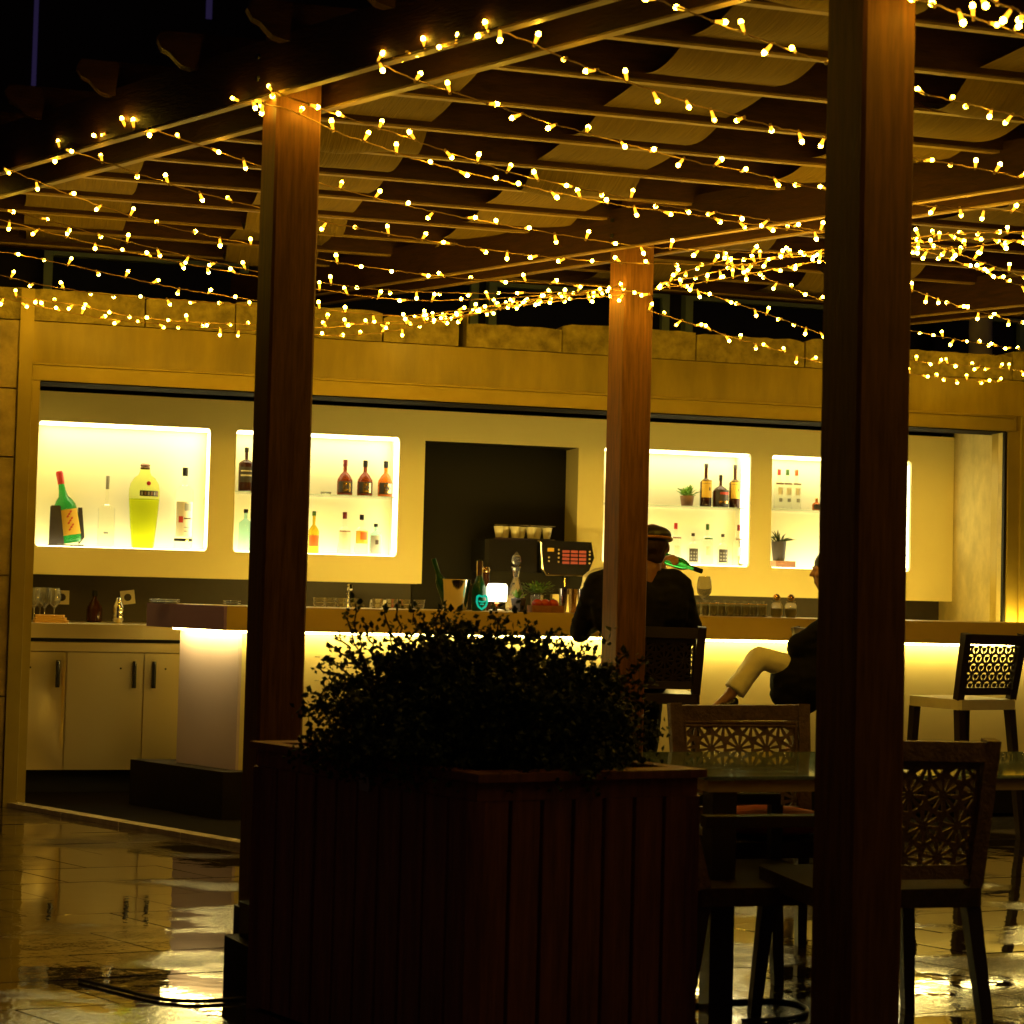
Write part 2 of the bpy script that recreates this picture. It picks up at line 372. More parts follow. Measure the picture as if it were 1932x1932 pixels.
m = MB(); m.box((uL-.30, .24, 0), (uL-.02, VB-.002, 2.62)); m.obj('side_wall', 'side_plaster', bld)
MB().box((uL-.4, .262, fp(430, 752, VP)[1]+.03), (uR+.3, VB+.1, 2.74)).obj('ceiling', 'dark_ceiling', bld)
MB().box((-.3, .25, 2.757), (8, 2.2, 2.83)).obj('roof', 'night_wall', bld)

# upper storey, set back behind the coping
up_ = thing('upper_storey', 'dark glazed storey rising behind the stone coping', 'building', wl(0, 2.3), A15)
MB().box((-9, .12, 2.6), (14, .3, 4.62)).obj('wall', 'night_wall', up_)
for i, uu in enumerate([-1.9, .15, 1.85, 3.35, 4.9, 6.4, 8.1]):
    fr = MB()
    x0, x1, z0, z1 = uu, uu+1.42, 2.55, 3.6
    fr.box((x0, 0, z0), (x0+.06, .1, z1)); fr.box((x1-.06, 0, z0), (x1, .1, z1)); fr.box((x0+.062, .002, z1-.06), (x1-.062, .1, z1-.002)); fr.box((x0+.062, .002, z0), (x1-.062, .1, z0+.05))
    f = fr.obj('window', 'window_frame', up_); MB().box((x0+.062, .05, z0+.052), (x1-.062, .07, z1-.062)).obj('pane', 'night_glass', f)
for px, lb in ((1850, 'grey round column behind the coping, right of the thickest wooden post'), (2140, '')):
    if not lb: continue
    p = hit(px, 640, wl(0, 1.9), V)
    c = thing('column', lb, 'column', (p.x, p.y, 2.84)); MB().lathe([(.09, 0), (.085, 1.5)], 20).obj('shaft', 'column_grey', c, True)
p = hit(430, 560, wl(0, 1.9), V)
c = thing('lamp_cone', 'pale cone shaped hood standing behind the coping left of the left post', 'hood', (p.x, p.y, 2.84))
MB().lathe([(.11, 0), (.10, .05), (.045, .26), (.03, .3)], 20).obj('hood', 'column_grey', c, True)
tw = thing('tower_block', 'unlit tall building against the night sky with faint violet window strips', 'building', (-9, 34, 0), R(10))
MB().box((-18, 0, 0), (26, 8, 34)).obj('wall', 'night_wall', tw)
tU, tN = Vector((math.cos(R(10)), math.sin(R(10)), 0)), Vector((-math.sin(R(10)), math.cos(R(10)), 0)); tP = Vector((-9, 34, 0))
for x0, y0, x1, y1 in ((59, 170, 76, -60), (388, 36, 403, -60), (386, 128, 404, 105)):
    a = hit(x0, y0, tP, tN)-tP; b = hit(x1, y1, tP, tN)-tP
    MB().box((a.dot(tU), -.05, a.z), (b.dot(tU), -.01, b.z)).obj('window', 'violet_window', tw)

# ================================================================= BACK CABINET with lit niches
cab = thing('display_cabinet', 'cream lacquered back bar panel with four lit bottle niches and a dark hatch', 'cabinet', P0, A15)
def rect(x0, y0, x1, y1, v):
    a = fp(x0, y0, v); b = fp(x1, y1, v); return a[0], a[1], b[0], b[1]
cu0 = fu(57, 900, VP); cu1 = fu(1810, 900, VP); zbot = fp(430, 1092, VP)[1]; ztop = 2.60
zt_ = fp(430, 755, VP)[1]; ztop = zt_
nz0 = fp(240, 1035, VP)[1]; nz1 = fp(240, 801, VP)[1]
def cx(px, py=930): return fu(px, py, VP)
NI = [(cx(69), cx(394)), (cx(443), cx(752)), (cx(1139), cx(1416)), (cx(1456), cx(1719))]
HA = (cx(800), cx(1090)); hz1 = fp(950, 838, VP)[1]
def rrect(x0, z0, x1, z1, r=.022, n=4):
    o = []
    for cx_, cz_, a0 in ((x1-r, z1-r, 0), (x0+r, z1-r, 90), (x0+r, z0+r, 180), (x1-r, z0+r, 270)):
        for k in range(n+1): a = R(a0+90*k/n); o.append((cx_+r*math.cos(a), cz_+r*math.sin(a)))
    return o
def panel_with_holes(segs):
    bm = bmesh.new(); ed_ = []
    for lp in segs:
        vs = [bm.verts.new((p[0], 0, p[1])) for p in lp]; ed_ += [bm.edges.new((vs[i], vs[(i+1) % len(vs)])) for i in range(len(vs))]
    bmesh.ops.triangle_fill(bm, edges=ed_, use_beauty=True, use_dissolve=False)
    g = bmesh.ops.extrude_face_region(bm, geom=bm.faces[:]); vv = [e for e in g['geom'] if isinstance(e, bmesh.types.BMVert)]
    bmesh.ops.translate(bm, verts=vv, vec=(0, .02, 0)); bmesh.ops.recalc_face_normals(bm, faces=bm.faces[:])
    me = bpy.data.meshes.new('front_panel'); bm.to_mesh(me); bm.free(); me.materials.append(MATS['lacquer']); return me
outer = [(cu0, zbot), (HA[0], zbot), (HA[0], hz1), (HA[1], hz1), (HA[1], zbot-.03), (cu1, zbot-.03), (cu1, ztop), (cu0, ztop)]
put('front_panel', panel_with_holes([outer] + [rrect(a, nz0, b, nz1) for a, b in NI]), cab, (0, VP, 0))
m = MB(); m.box((cu0+.002, VP+.022, zbot+.002), (HA[0]-.002, VP+.04, nz0-.04)); m.box((cu1-.02, VP+.022, zbot), (cu1-.002, VB-.002, ztop-.002)); m.box((HA[0]-.02, VP+.022, zbot), (HA[0]-.002, VB-.002, hz1)); m.box((cu0, VP+.042, zbot-.002), (HA[0]-.022, VB-.002, zbot+.012))
m.box((HA[1]+.022, VP+.022, zbot-.028), (cu1-.022, VB-.002, zbot-.014)); m.obj('carcass', 'lacquer', cab)
MB().box((HA[1]+.002, VP+.022, zbot-.028), (HA[1]+.02, VB-.002, hz1)).obj('carcass', 'lacquer', cab)
m = MB(); m.box((HA[0], VB-.03, .9), (HA[1], VB-.004, hz1+.1)); m.box((HA[0], VP+.022, hz1+.002), (HA[1], VB-.03, hz1+.02)); m.obj('hatch_back', 'black', cab)
for k, (a, b) in enumerate(NI):
    v0, v1 = VP+.021, VB-.035
    m = MB(); e = .012
    m.box((a-e, v0, nz0-e), (a-.001, v1, nz1+e)); m.box((b+.001, v0, nz0-e), (b+e, v1, nz1+e)); m.box((a-e, v1+.001, nz0-e), (b+e, v1+.014, nz1+e))
    m.box((a, v0, nz1+.001), (b, v1, nz1+e)); m.box((a, v0, nz0-e), (b, v1, nz0-.001))
    nobj = m.obj('niche', 'niche_white', cab)
    m = MB(); m.box((a+.004, v0+.03, nz1-.006), (b-.004, v1-.04, nz1-.001)); m.box((a+.004, v0+.004, nz0), (b-.004, v1-.01, nz0+.005))
    m.box((b-.004, v0+.01, nz0+.03), (b-.0005, v1-.12, nz1-.03))
    m.obj('light_strip', 'opal', nobj)
    if k:
        zs = fp(*{1: (680, 936), 2: (1340, 957), 3: (1500, 962)}[k], VP+.12)[1]
        MB().box((a+.005, v0+.03, zs-.008), (b-.005, v1-.005, zs)).obj('glass_shelf', 'glass_shelf', nobj)
ZS = {1: fp(680, 936, VP+.12)[1], 2: fp(1340, 957, VP+.12)[1], 3: fp(1500, 962, VP+.12)[1]}

# ================================================================= STEEL BACK COUNTER
st = thing('steel_counter', 'stainless steel back counter with hinged doors at the left end of the bar', 'counter', P0, A15)
zt = fp(180, 1178, VS)[1]; z_a = fp(180, 1205, VS)[1]; z_b = fp(180, 1212, VS)[1]; z_c = fp(180, 1231, VS)[1]; z_d = fp(180, 1453, VS)[1]
s0 = uL-.015; s1 = 7.0
m = MB(); m.box((s0, VS-.005, z_a), (s1, VB-.003, zt)); m.obj('worktop', 'steel', st)
MB().box((s0, VS+.02, z_b), (s1, VB-.01, z_a-.001)).obj('shadow_gap', 'black', st)
MB().box((s0, VS, z_c+.004), (s1, VS+.3, z_b-.002)).obj('drawer_front', 'steel', st)
MB().box((s0, VS+.03, z_d-.0), (s1, VB-.01, z_c)).obj('carcass', 'steel', st)
MB().box((s0, VS+.06, .008), (s1, VB-.01, z_d-.002)).obj('kickboard', 'black', st)
dx = [s0, fu(124, 1300, VS), fu(270, 1300, VS), fu(412, 1300, VS), fu(560, 1300, VS)]
def door_mesh(w_, h_, dent):
    m = MB(); nx, nz_ = 14, 20
    vs = []
    for j in range(nz_+1):
        for i in range(nx+1):
            x = w_*i/nx; z = h_*j/nz_; y = 0
            if dent:
                d = math.exp(-((x-w_*.78)**2/.012+(z-h_*.62)**2/.05)); y = .030*d + .008*noise.noise(Vector((x*6, z*5, 3)))
            else: y = .0022*noise.noise(Vector((x*4, z*3, w_*9)))
            if i in (0, nx) or j in (0, nz_): y = 0
            vs.append((x, y, z))
    m.put(vs, [(j*(nx+1)+i, j*(nx+1)+i+1, (j+1)*(nx+1)+i+1, (j+1)*(nx+1)+i) for j in range(nz_) for i in range(nx)])
    m.box((0, .001, 0), (.004, .022, h_)); m.box((w_-.004, .001, 0), (w_, .022, h_)); m.box((.004, .001, 0), (w_-.004, .022, .004)); m.box((.004, .001, h_-.004), (w_-.004, .022, h_))
    return m.mesh('cabinet_door', 'steel', True)
hz0_, hz1_ = fp(109, 1297, VS)[1], fp(109, 1246, VS)[1]
for k in range(4):
    wdt = dx[k+1]-dx[k]-.008
    d = put('cabinet_door', door_mesh(wdt, z_c-z_d-.004, k == 0), st, (dx[k]+.004, VS, z_d+.002))
    if k == 0: d['label'] = 'dented steel door'
    hx = {0: fu(109, 1270, VS), 1: fu(253, 1270, VS), 2: fu(290, 1270, VS), 3: fu(520, 1270, VS)}[k]-dx[k]-.004
    MB().lathe([(.013, 0), (.0135, .01), (.0135, hz1_-hz0_-.01), (.011, hz1_-hz0_)], 10, (hx, -.022, hz0_-z_d)).box((hx-.008, -.02, hz0_-z_d+.012), (hx+.008, .0, hz0_-z_d+.03)).box((hx-.008, -.02, hz1_-z_d-.03), (hx+.008, .0, hz1_-z_d-.012)).obj('handle', 'black_gloss', d, True)
    MB().ball((hx+(-.16 if k == 0 else -.08 if k == 1 else .07), -.002, hz1_-z_d-.045), .006, 8).obj('lock', 'black', d, True)

# ================================================================= BAR COUNTER
ZC = 1.165; TH = .133
C0 = Vector((-.1576*9.8, 9.8, 0)); rel = C0-P0; cU, cV = rel.dot(U), rel.dot(V)
bar = thing('bar_counter', 'long pale bar counter with a light strip glowing under its thick top', 'bar counter', P0, A15)
ang = R(137-15); ad = Vector((math.cos(ang), math.sin(ang)))      # the end is cut along the other paving direction
U1 = 8.3; DEP = .60
el = DEP/ad.y
T = [(cU, cV), (U1, cV), (U1, cV+DEP), (cU+ad.x*el, cV+DEP)]
MB().prism([(T[0][0]+.012, T[0][1]), T[1], T[2], (T[3][0]+.012, T[3][1])], ZC-TH, ZC).obj('counter_top', 'slab', bar)
MB().prism([(T[0][0]-.003, T[0][1]), (T[0][0]+.011, T[0][1]), (T[3][0]+.011, T[3][1]), (T[3][0]-.003, T[3][1])], ZC-TH, ZC-.001).obj('end_panel', 'slab_end', bar)  # thin sheet carrying the painted cool light on the top's end
b0 = (cU+.10, cV+.11); bl = (DEP-.11)/ad.y
zb0 = .265
MB().prism([(b0[0]+.012, b0[1]), (U1, b0[1]), (U1, cV+DEP-.04), (b0[0]+ad.x*(bl-.04)+.012, cV+DEP-.04)], zb0, ZC-TH-.002).obj('counter_body', 'body_cream', bar)
MB().prism([(b0[0]-.004, b0[1]-.001), (b0[0]+.011, b0[1]-.001), (b0[0]+ad.x*(bl-.04)+.011, cV+DEP-.04), (b0[0]+ad.x*(bl-.04)-.004, cV+DEP-.04)], zb0, ZC-TH-.003).obj('end_panel', 'body_end', bar)  # thin sheet carrying the painted cool light on the body's end
m = MB(); m.box((b0[0]-.02, b0[1]-.055, ZC-TH-.012), (U1, b0[1]-.025, ZC-TH-.001))
q0 = Vector((b0[0]-.055, b0[1]-.04)); q1 = q0+ad*(bl-.05); nn = Vector((-ad.y, ad.x))*-.03
nn = Vector((.045, 0))
m.prism([tuple(q0), tuple(q0+nn), tuple(q1+nn), tuple(q1)], ZC-TH-.012, ZC-TH-.001); m.obj('light_strip', 'led', bar)
MB().box((cU+.35, cV+DEP+.001, ZC-.05), (U1, cV+DEP+.014, ZC-.015)).obj('rear_light_strip', 'led_rear', bar)  # added strip hidden behind the top, lights the cabinet panel
pl0 = (cU+.02, cV+.02)
MB().prism([pl0, (U1, pl0[1]), (U1, cV+DEP), (pl0[0]+ad.x*(DEP-.02)/ad.y*1.25, pl0[1]+(DEP-.02)*1.25)], .008, zb0-.001).obj('plinth', 'dark_stone', bar)

# ================================================================= PERGOLA
HB = 3.07; HR = HB+.16
pg = thing('pergola', 'large brown timber pergola roofed with rafters and strips of cream shade cloth', 'pergola')
Z1 = 6.6
P1 = Vector((-.129*Z1, Z1, 0)); Z2 = .729*Z1; P2 = Vector((.195*Z2, Z2, 0)); Z3 = 9.34; P3 = Vector((.0635*Z3, Z3, 0))
c1 = P1.x+P1.y; c3 = P3.x+P3.y; cN = 13.9
def post(p, s=.172, rz=R(26)):
    m = MB(); h = s/2; g = .012; d = .012
    e = .009; o = [(-h+e, -h), (h-e, -h), (h, -h+e), (h, h-e), (h-e, h), (-h+e, h), (-h, h-e), (-h, -h+e)]
    m.prism(o, .02, HB+.26)
    q = m.obj('post', 'post_wood', pg, loc=p, rot=(0, 0, rz))
    MB().box((-h-.01, -h-.01, .004), (h+.01, h+.01, .12)).obj('post_shoe', 'black', q)
    return q
for p in (P1, P2, P3): post(p)
post(P3+Vector((1.79, -1.79, 0))); post(Vector((2.85+1.79*.6, 11.05-1.79*.6, 0)))
dA = Vector((1, -1, 0)).normalized(); nA = Vector((1, 1, 0)).normalized()
def beam(c, x0, x1, off):
    a = Vector((x0, c-x0, 0)) + nA*off; b = Vector((x1, c-x1, 0)) + nA*off
    d = (b-a).length; m = MB(); m.box((0, -.024, 0), (d, .024, .20)); m.mi = 1; m.box((0, -.018, -.008), (d, .018, -.0005)); m.obj('beam', ['beam_wood', 'batten_wood'], pg, loc=(a.x, a.y, HB), rot=(0, 0, R(-45)))  # pale strip below paints the lit underside of the beam
for off in (-.125, .125):
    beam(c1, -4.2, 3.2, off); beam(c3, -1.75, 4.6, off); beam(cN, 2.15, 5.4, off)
# bolts on the posts at the beams
for p in (P1, P2, P3):
    for dz in (.06, .14):
        q = p - nA*.160; MB().lathe([(.012, 0), (.010, .008)], 8).obj('bolt', 'black', pg, loc=(q.x, q.y, HB+dz), rot=(R(90), 0, R(-45)))
SP = .49
def rafter_mesh(L_):
    m = MB(); m.slabxz([(0, .075), (.03, .062), (.055, .035), (.075, .018), (.12, .006), (.20, 0), (L_, 0), (L_, .145), (0, .145), (-.02, .11)], -.028, .028); m.mi = 1; m.box((.42, -.016, -.010), (L_, .016, -.0005)); return m.mesh('rafter', ['beam_wood', 'batten_wood'])  # pale strip below paints the lit underside of the rafter
vr = [-8.6+SP*k for k in range(19)]
RAF = []
for v in vr:
    # start where the rafter crosses the front beam, with a tail beyond it
    # wl(u,v) : x+y = c1  ->  solve u
    k0 = P0.x+P0.y+(V.x+V.y)*v; us = (c1-.36-k0)/(U.x+U.y); ue = us+7.5 if v < -3 else 9.0
    us_t = us; RAF.append((v, us, ue))
    p = wl(us_t, v)
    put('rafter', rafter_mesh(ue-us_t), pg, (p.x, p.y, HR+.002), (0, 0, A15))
# edge beam along the far side over the wall
p = wl(-2.2, .34); MB().box((0, -.03, 0), (11, .03, .2)).obj('edge_beam', 'beam_wood', pg, loc=(p.x, p.y, HR), rot=(0, 0, A15))
# shade cloth panels between rafters, one strip every PER metres
PER, WF = 1.13, .53
def cloth_mesh(sag, seed, wd=WF):
    m = MB(); nx, ny = 10, 8; vs = []
    for j in range(ny+1):
        for i in range(nx+1):
            x = wd*i/nx; y = (SP-.062)*j/ny; t = math.sin(math.pi*j/ny)
            z = -sag*t*(.75+.5*noise.noise(Vector((x*3, seed, 0)))) + .006*noise.noise(Vector((x*16, y*3, seed*7)))*t
            vs.append((x + .006*math.sin(7*y+seed), y, z))
    m.put(vs, [(j*(nx+1)+i, j*(nx+1)+i+1, (j+1)*(nx+1)+i+1, (j+1)*(nx+1)+i) for j in range(ny) for i in range(nx)])
    return m.mesh('shade_cloth', 'fabric', True)
cloths = [cloth_mesh(s, i) for i, s in enumerate([.012, .03, .008, .045, .02, .10])]
hp_ = at_z(792, 267, HR) - P0; U_PH = hp_.dot(U)
for k, (v, us, ue) in enumerate(RAF[:-1]):
    jmin = math.ceil((us+.30-(U_PH-WF))/PER); jmax = math.floor((ue-.6-(U_PH-WF))/PER)
    uf = us+.50
    for j in range(jmin-1, jmax+1):
        u_ = U_PH-WF+j*PER
        if u_ + WF < uf+.12 : continue
        me = random.choice(cloths[:5]) if random.random() > .2 else cloths[5]
        if u_ < uf: me = cloth_mesh(.01, k, u_+WF-uf); u_ = uf
        if v > -.6 and u_ < -.6: pass
        p = wl(u_, v+.031); put('shade_cloth', me, pg, (p.x, p.y, HR+.022), (0, 0, A15))

# ================================================================= STRING LIGHTS
def bulb_mesh(tip, k=1):
    m = MB(); m.mi = 0; m.lathe([(.0034, 0), (.0048, .005), (.0070*k, .030)], 8)
    m.mi = 1; m.ball((0, 0, .0345), .0082*k, 10, (1, 1, 1.25))
    m.mi = 2; m.lathe([(.0042, -.008), (.0052, -.006), (.0052, .001), (.0040, .003)], 8); return m.mesh('bulb', ['bulb_stem', tip, 'wire'], True)
BULBS = [bulb_mesh('bulb_tip'), bulb_mesh('bulb_tip', 1.06), bulb_mesh('bulb_tip_soft', .98), bulb_mesh('bulb_tip_dim', .92)]
def Fb(px): # point of the front beam seen at a column (plan)
    r_ = (px-966)/F; x = (c1-.2)*r_/(1+r_); return (x, c1-.2-x)
def Mb(px, c=c3-.2):
    r_ = (px-966)/F; x = c*r_/(1+r_); return (x, c-x)
def vplane(a, b):
    n = Vector((-(b[1]-a[1]), b[0]-a[0], 0)); return Vector((a[0], a[1], 0)), n
def resample(pts, step):
    out = [pts[0].copy()]; acc = 0
    for a, b in zip(pts, pts[1:]):
        L_ = (b-a).length; t = step-acc
        while t < L_: out.append(a.lerp(b, t/L_)); t += step
        acc = (acc + L_) % step
    return out
def smooth(pts, n=8):
    P = [2*pts[0]-pts[1]] + pts + [2*pts[-1]-pts[-2]]; o = []
    for i in range(1, len(P)-2):
        for k in range(n):
            t = k/n; a, b, c, d = P[i-1:i+3]
            o.append(.5*((2*b)+(c-a)*t+(2*a-5*b+4*c-d)*t*t+(3*b-a-3*c+d)*t**3))
    o.append(P[-2]); return o
STR_G = 'strings of fairy lights slung under the pergola'
def string(label, a, b, px, step=.14, phase=0):
    pp, nn_ = vplane(a, b); pts = [hit(x, y, pp, nn_) for x, y in px]
    pts = smooth(pts); o = pts[0].copy()
    t = thing('string_light', label, 'string light', o, 0, STR_G)
    rs = resample(pts, .03); wob = []
    for i, p in enumerate(rs):
        q = p-o; wob.append(q + Vector((random.uniform(-1, 1), random.uniform(-1, 1), random.uniform(-1, 1)))*.0025)
    MB().tube(wob, .0026, 5).obj('wire', 'wire', t)
    for p in resample(pts, step):
        p = p + Vector((random.uniform(-1, 1), random.uniform(-1, 1), 0))*.01
        th = R(random.choice([155, 165, 175, 170, 120, 100, 60, 35, 20])+random.uniform(-12, 12)); ph = random.uniform(0, 2*math.pi)
        put('bulb', random.choices(BULBS, (5, 3, 4, 1))[0], t, p-o, (th*math.cos(ph), th*math.sin(ph), 0))
FL = Fb(12)
FLL = Fb(-160)
string('fairy light string from the left frame edge beam to the middle post', FL, Mb(1213), [(12, 318), (108, 358), (238, 405), (337, 432), (476, 462), (641, 496), (860, 524), (1011, 533), (1150, 541), (1190, 543)])
string('fairy light string tied on the front beam left of the left post, passing the middle', Fb(238), Mb(1552), [(270, 236), (350, 265), (480, 309), (641, 356), (776, 390), (944, 423), (1145, 457), (1236, 467), (1400, 476), (1552, 478)])
string('fairy light string drooping from the knot of bulbs left of the left post', Fb(160), Mb(1440), [(130, 283), (198, 306), (330, 350), (480, 390), (641, 424), (809, 454), (1031, 485), (1212, 497), (1440, 500)])
string('upper of two close fairy light strings low at the left frame edge', FLL, Mb(1200), [(-40, 384), (40, 403), (240, 456), (478, 511), (641, 538), (760, 549), (876, 553), (1030, 552), (1145, 549)])
string('lower of two close fairy light strings low at the left frame edge', Fb(-230), Mb(1180), [(-40, 404), (60, 430), (240, 475), (478, 521), (620, 549), (760, 566), (900, 565), (1020, 558), (1140, 553)])
string('fairy light string hanging over the coping top left of the left post', Fb(-300), Mb(1160), [(-30, 470), (60, 485), (200, 515), (336, 544), (478, 566), (641, 588), (760, 596), (870, 585), (1000, 566), (1130, 553)])
string('fairy light string skimming the coping edge at the far left', Fb(-420), Mb(1120), [(-30, 510), (60, 534), (200, 556), (330, 566), (478, 578), (620, 604), (740, 612), (850, 603), (960, 578), (1080, 560)])
string('fairy light string hanging low across the yellow lintel at the far left', Fb(-520), Mb(1080), [(-30, 555), (60, 575), (190, 600), (330, 613), (477, 624), (610, 632), (700, 630), (800, 612), (900, 590), (1010, 567)], .11)
string('fairy light string between lintel and coping, ending left of the left post', Fb(-560), Mb(1060), [(30, 560), (140, 575), (240, 595), (340, 606), (470, 612), (600, 618), (680, 612), (760, 604), (860, 590)], .11)
string('fairy light string leaving the left post top for the far right beam', Fb(520), Mb(1740), [(520, 172), (565, 190), (641, 218), (792, 268), (890, 302), (1004, 336), (1128, 362), (1212, 380), (1290, 393), (1451, 416), (1528, 433), (1640, 448), (1740, 452)])
string('fairy light string stapled just under the left post top, second of the pair', Fb(505), Mb(1660), [(500, 196), (560, 212), (641, 252), (685, 265), (780, 299), (927, 336), (1128, 380), (1290, 403), (1400, 420), (1528, 437), (1660, 447)])
string('fairy light string hung from the second beam knot right of the left post', Fb(725), Mb(1960), [(718, 120), (780, 150), (843, 171), (1024, 228), (1111, 252), (1283, 299), (1417, 326), (1552, 358), (1723, 386), (1931, 400)])
string('fairy light string starting by the bright end of the front beam board', Fb(948), Mb(2200), [(945, 58), (1010, 85), (1121, 131), (1290, 190), (1434, 232), (1552, 260), (1730, 299), (1810, 312), (1960, 341)], .12)
string('fairy light string entering at the top edge right of centre', Fb(1220), Mb(2300), [(1180, -30), (1250, 3), (1320, 30), (1434, 74), (1554, 116), (1640, 145), (1730, 173), (1850, 202), (1960, 230)], .12)
string('fairy light string at the top right corner beside the thick right post', Fb(1700), Mb(2500), [(1690, -20), (1733, -2), (1800, 22), (1888, 50), (1960, 76)], .1)
string('short fairy light string cutting the extreme top right corner', Fb(1850), Mb(2600), [(1820, -20), (1880, 4), (1960, 36)], .08)
string('fairy lights wound along the front beam edge left of the left post', Fb(120), Fb(330), [(100, 288), (140, 270), (190, 258), (230, 240), (262, 243), (290, 232)], .07)
string('fairy lights wound along the front beam edge right of the left post', Fb(700), Fb(960), [(716, 116), (780, 98), (820, 90), (872, 80), (912, 64), (950, 56)], .075)
string('few fairy lights knotted at the top of the left post', Fb(460), Fb(540), [(455, 190), (480, 182), (510, 172), (530, 180)], .05)
string('dense fairy light string along the middle beam left of the middle post, upper strand', Mb(840), Mb(1235), [(780, 598), (860, 592), (960, 572), (1060, 556), (1145, 546), (1230, 556)], .085)
string('dense fairy light string along the middle beam left of the middle post, lower strand', Mb(840), Mb(1235), [(800, 606), (900, 590), (1000, 574), (1100, 563), (1180, 556)], .09)
string('dense fairy light string along the middle beam right of the middle post, upper strand', Mb(1240), Mb(1960), [(1245, 535), (1320, 520), (1400, 500), (1480, 486), (1552, 478), (1723, 448), (1830, 440), (1960, 436)], .075)
string('dense fairy light string along the middle beam right of the middle post, lower strand', Mb(1240), Mb(1960), [(1240, 545), (1340, 530), (1440, 512), (1552, 492), (1723, 472), (1830, 466), (1960, 448)], .08)
string('topmost strand of the bundle along the beam right of the middle post', Mb(1240), Mb(1960), [(1270, 520), (1360, 492), (1450, 487), (1552, 472), (1723, 458), (1830, 450), (1960, 456)], .09)
NW = lambda px, v=-.5: tuple((hit(px, 700, P0+V*v, V))[:2])
string('fairy light string sloping down from the bundle to the right post at coping height', Mb(1255), NW(1900), [(1255, 532), (1343, 557), (1440, 590), (1552, 630), (1640, 652), (1720, 680), (1830, 690), (1960, 702)], .12)
string('fairy light string sloping to the right post just above the coping', Mb(1380), NW(2100), [(1384, 503), (1470, 535), (1552, 567), (1640, 600), (1720, 624), (1830, 645), (1960, 664)], .12)
string('fairy light string starting low on the middle post and crossing the lintel', Mb(1215), NW(1800), [(1222, 585), (1283, 604), (1400, 642), (1480, 664), (1548, 684), (1640, 696), (1720, 706), (1820, 716), (1900, 722)], .13)
string('fairy light string sloping down right of the right post from the bundle', Mb(1725), NW(2350), [(1700, 452), (1725, 466), (1800, 492), (1870, 518), (1960, 552)], .13)
string('fairy light string lower right of the right post under the far beam', Mb(1600), NW(2250), [(1610, 500), (1723, 547), (1800, 575), (1870, 594), (1960, 619)], .12)
string('faint fairy light string crossing the right edge behind the bundle', Mb(1780), NW(2450), [(1760, 462), (1850, 494), (1960, 532)], .13)

# more strings added unseen right of the frame to light posts and planter
def span(label, a, b, sag=.22, step=.15):
    a = Vector(a); b = Vector(b); t = thing('string_light', label, 'string light', a, 0, STR_G)
    pts = [a.lerp(b, k/24) - Vector((0, 0, sag*4*(k/24)*(1-k/24))) for k in range(25)]
    MB().tube([p-a for p in pts], .0026, 5).obj('wire', 'wire', t)
    for p in resample(pts, step):
        th = R(random.uniform(100, 178)); ph = random.uniform(0, 6.28); put('bulb', random.choice(BULBS[:3]), t, p-a, (th*math.cos(ph), th*math.sin(ph), 0))
for k, (xa, xb) in enumerate(((1.75, 3.3), (2.15, 3.7), (2.55, 4.1), (2.95, 4.4))):
    span(['fairy light string just outside the right frame edge, first beyond the thickest post', 'fairy light string outside the right frame edge, second beyond the thickest post', 'fairy light string outside the right frame edge, third beyond the thickest post', 'fairy light string outside the right frame edge, fourth beyond the thickest post'][k], (xa, c1-xa, HB-.02), (xb, c3-xb, HB-.1))

# ================================================================= PLANTER and bush
Lc, Nc, Rc = Vector((-.79, 5.58, 0)), Vector((-.07, 4.75, 0)), Vector((.563, 5.05, 0)); Bc = Lc+(Rc-Nc); HP = .81
pt = thing('planter', 'dark red wooden planter box of vertical boards with a small plaque', 'planter', ((Lc+Rc)/2))
oc = (Lc+Rc)/2; cr = [Lc-oc, Nc-oc, Rc-oc, Bc-oc]; cen = sum(cr, Vector())/4
def inset(c, d): return [p + (cen-p).normalized()*d for p in c]
def edge_frame(a, b):
    d = (b-a); L_ = d.length; d.normalize(); n = Vector((d.y, -d.x, 0)); return d, n, L_
ci = inset(cr, .045)
MB().prism([tuple(p[:2]) for p in inset(cr, .09)], .008, HP-.12).obj('liner', 'black', pt)
MB().prism([tuple(p[:2]) for p in inset(cr, .10)], HP-.119, HP-.05).obj('soil', 'soil', pt)
for e in range(4):
    a, b = ci[e], ci[(e+1) % 4]; d, n, L_ = edge_frame(a, b); cnt = max(6, round(L_/.098)); wdt = L_/cnt
    rz = math.atan2(d.y, d.x)
    for k in range(cnt):
        p = a + d*(wdt*k+.003)
        MB().prism([(0, 0), (.003, -.012), (wdt-.009, -.012), (wdt-.006, 0), (wdt-.006, .012), (0, .012)], .010, HP-.075).obj('board', 'planter_wood', pt, loc=p+n*random.uniform(-.001, .002), rot=(0, 0, rz))
    # cap rail and lower rail
    a, b = cr[e], cr[(e+1) % 4]; ai, bi = inset(cr, .11)[e], inset(cr, .11)[(e+1) % 4]
    MB().prism([tuple(a[:2]), tuple(b[:2]), tuple(bi[:2]), tuple(ai[:2])], HP-.022, HP).obj('cap_rail', 'planter_wood', pt)
    a, b = inset(cr, .028)[e], inset(cr, .028)[(e+1) % 4]; ai, bi = inset(cr, .05)[e], inset(cr, .05)[(e+1) % 4]
    MB().prism([tuple(a[:2]), tuple(b[:2]), tuple(bi[:2]), tuple(ai[:2])], HP-.074, HP-.023).obj('rail', 'planter_wood', pt)
for c in ci: MB().box((c.x-.022, c.y-.022, 0), (c.x+.022, c.y+.022, HP-.0745)).obj('corner_post', 'planter_wood', pt)
a, b = ci[0], ci[1]; d, n, L_ = edge_frame(a, b)
p = hit(700, 1474, oc+a, n)-oc+n*.014
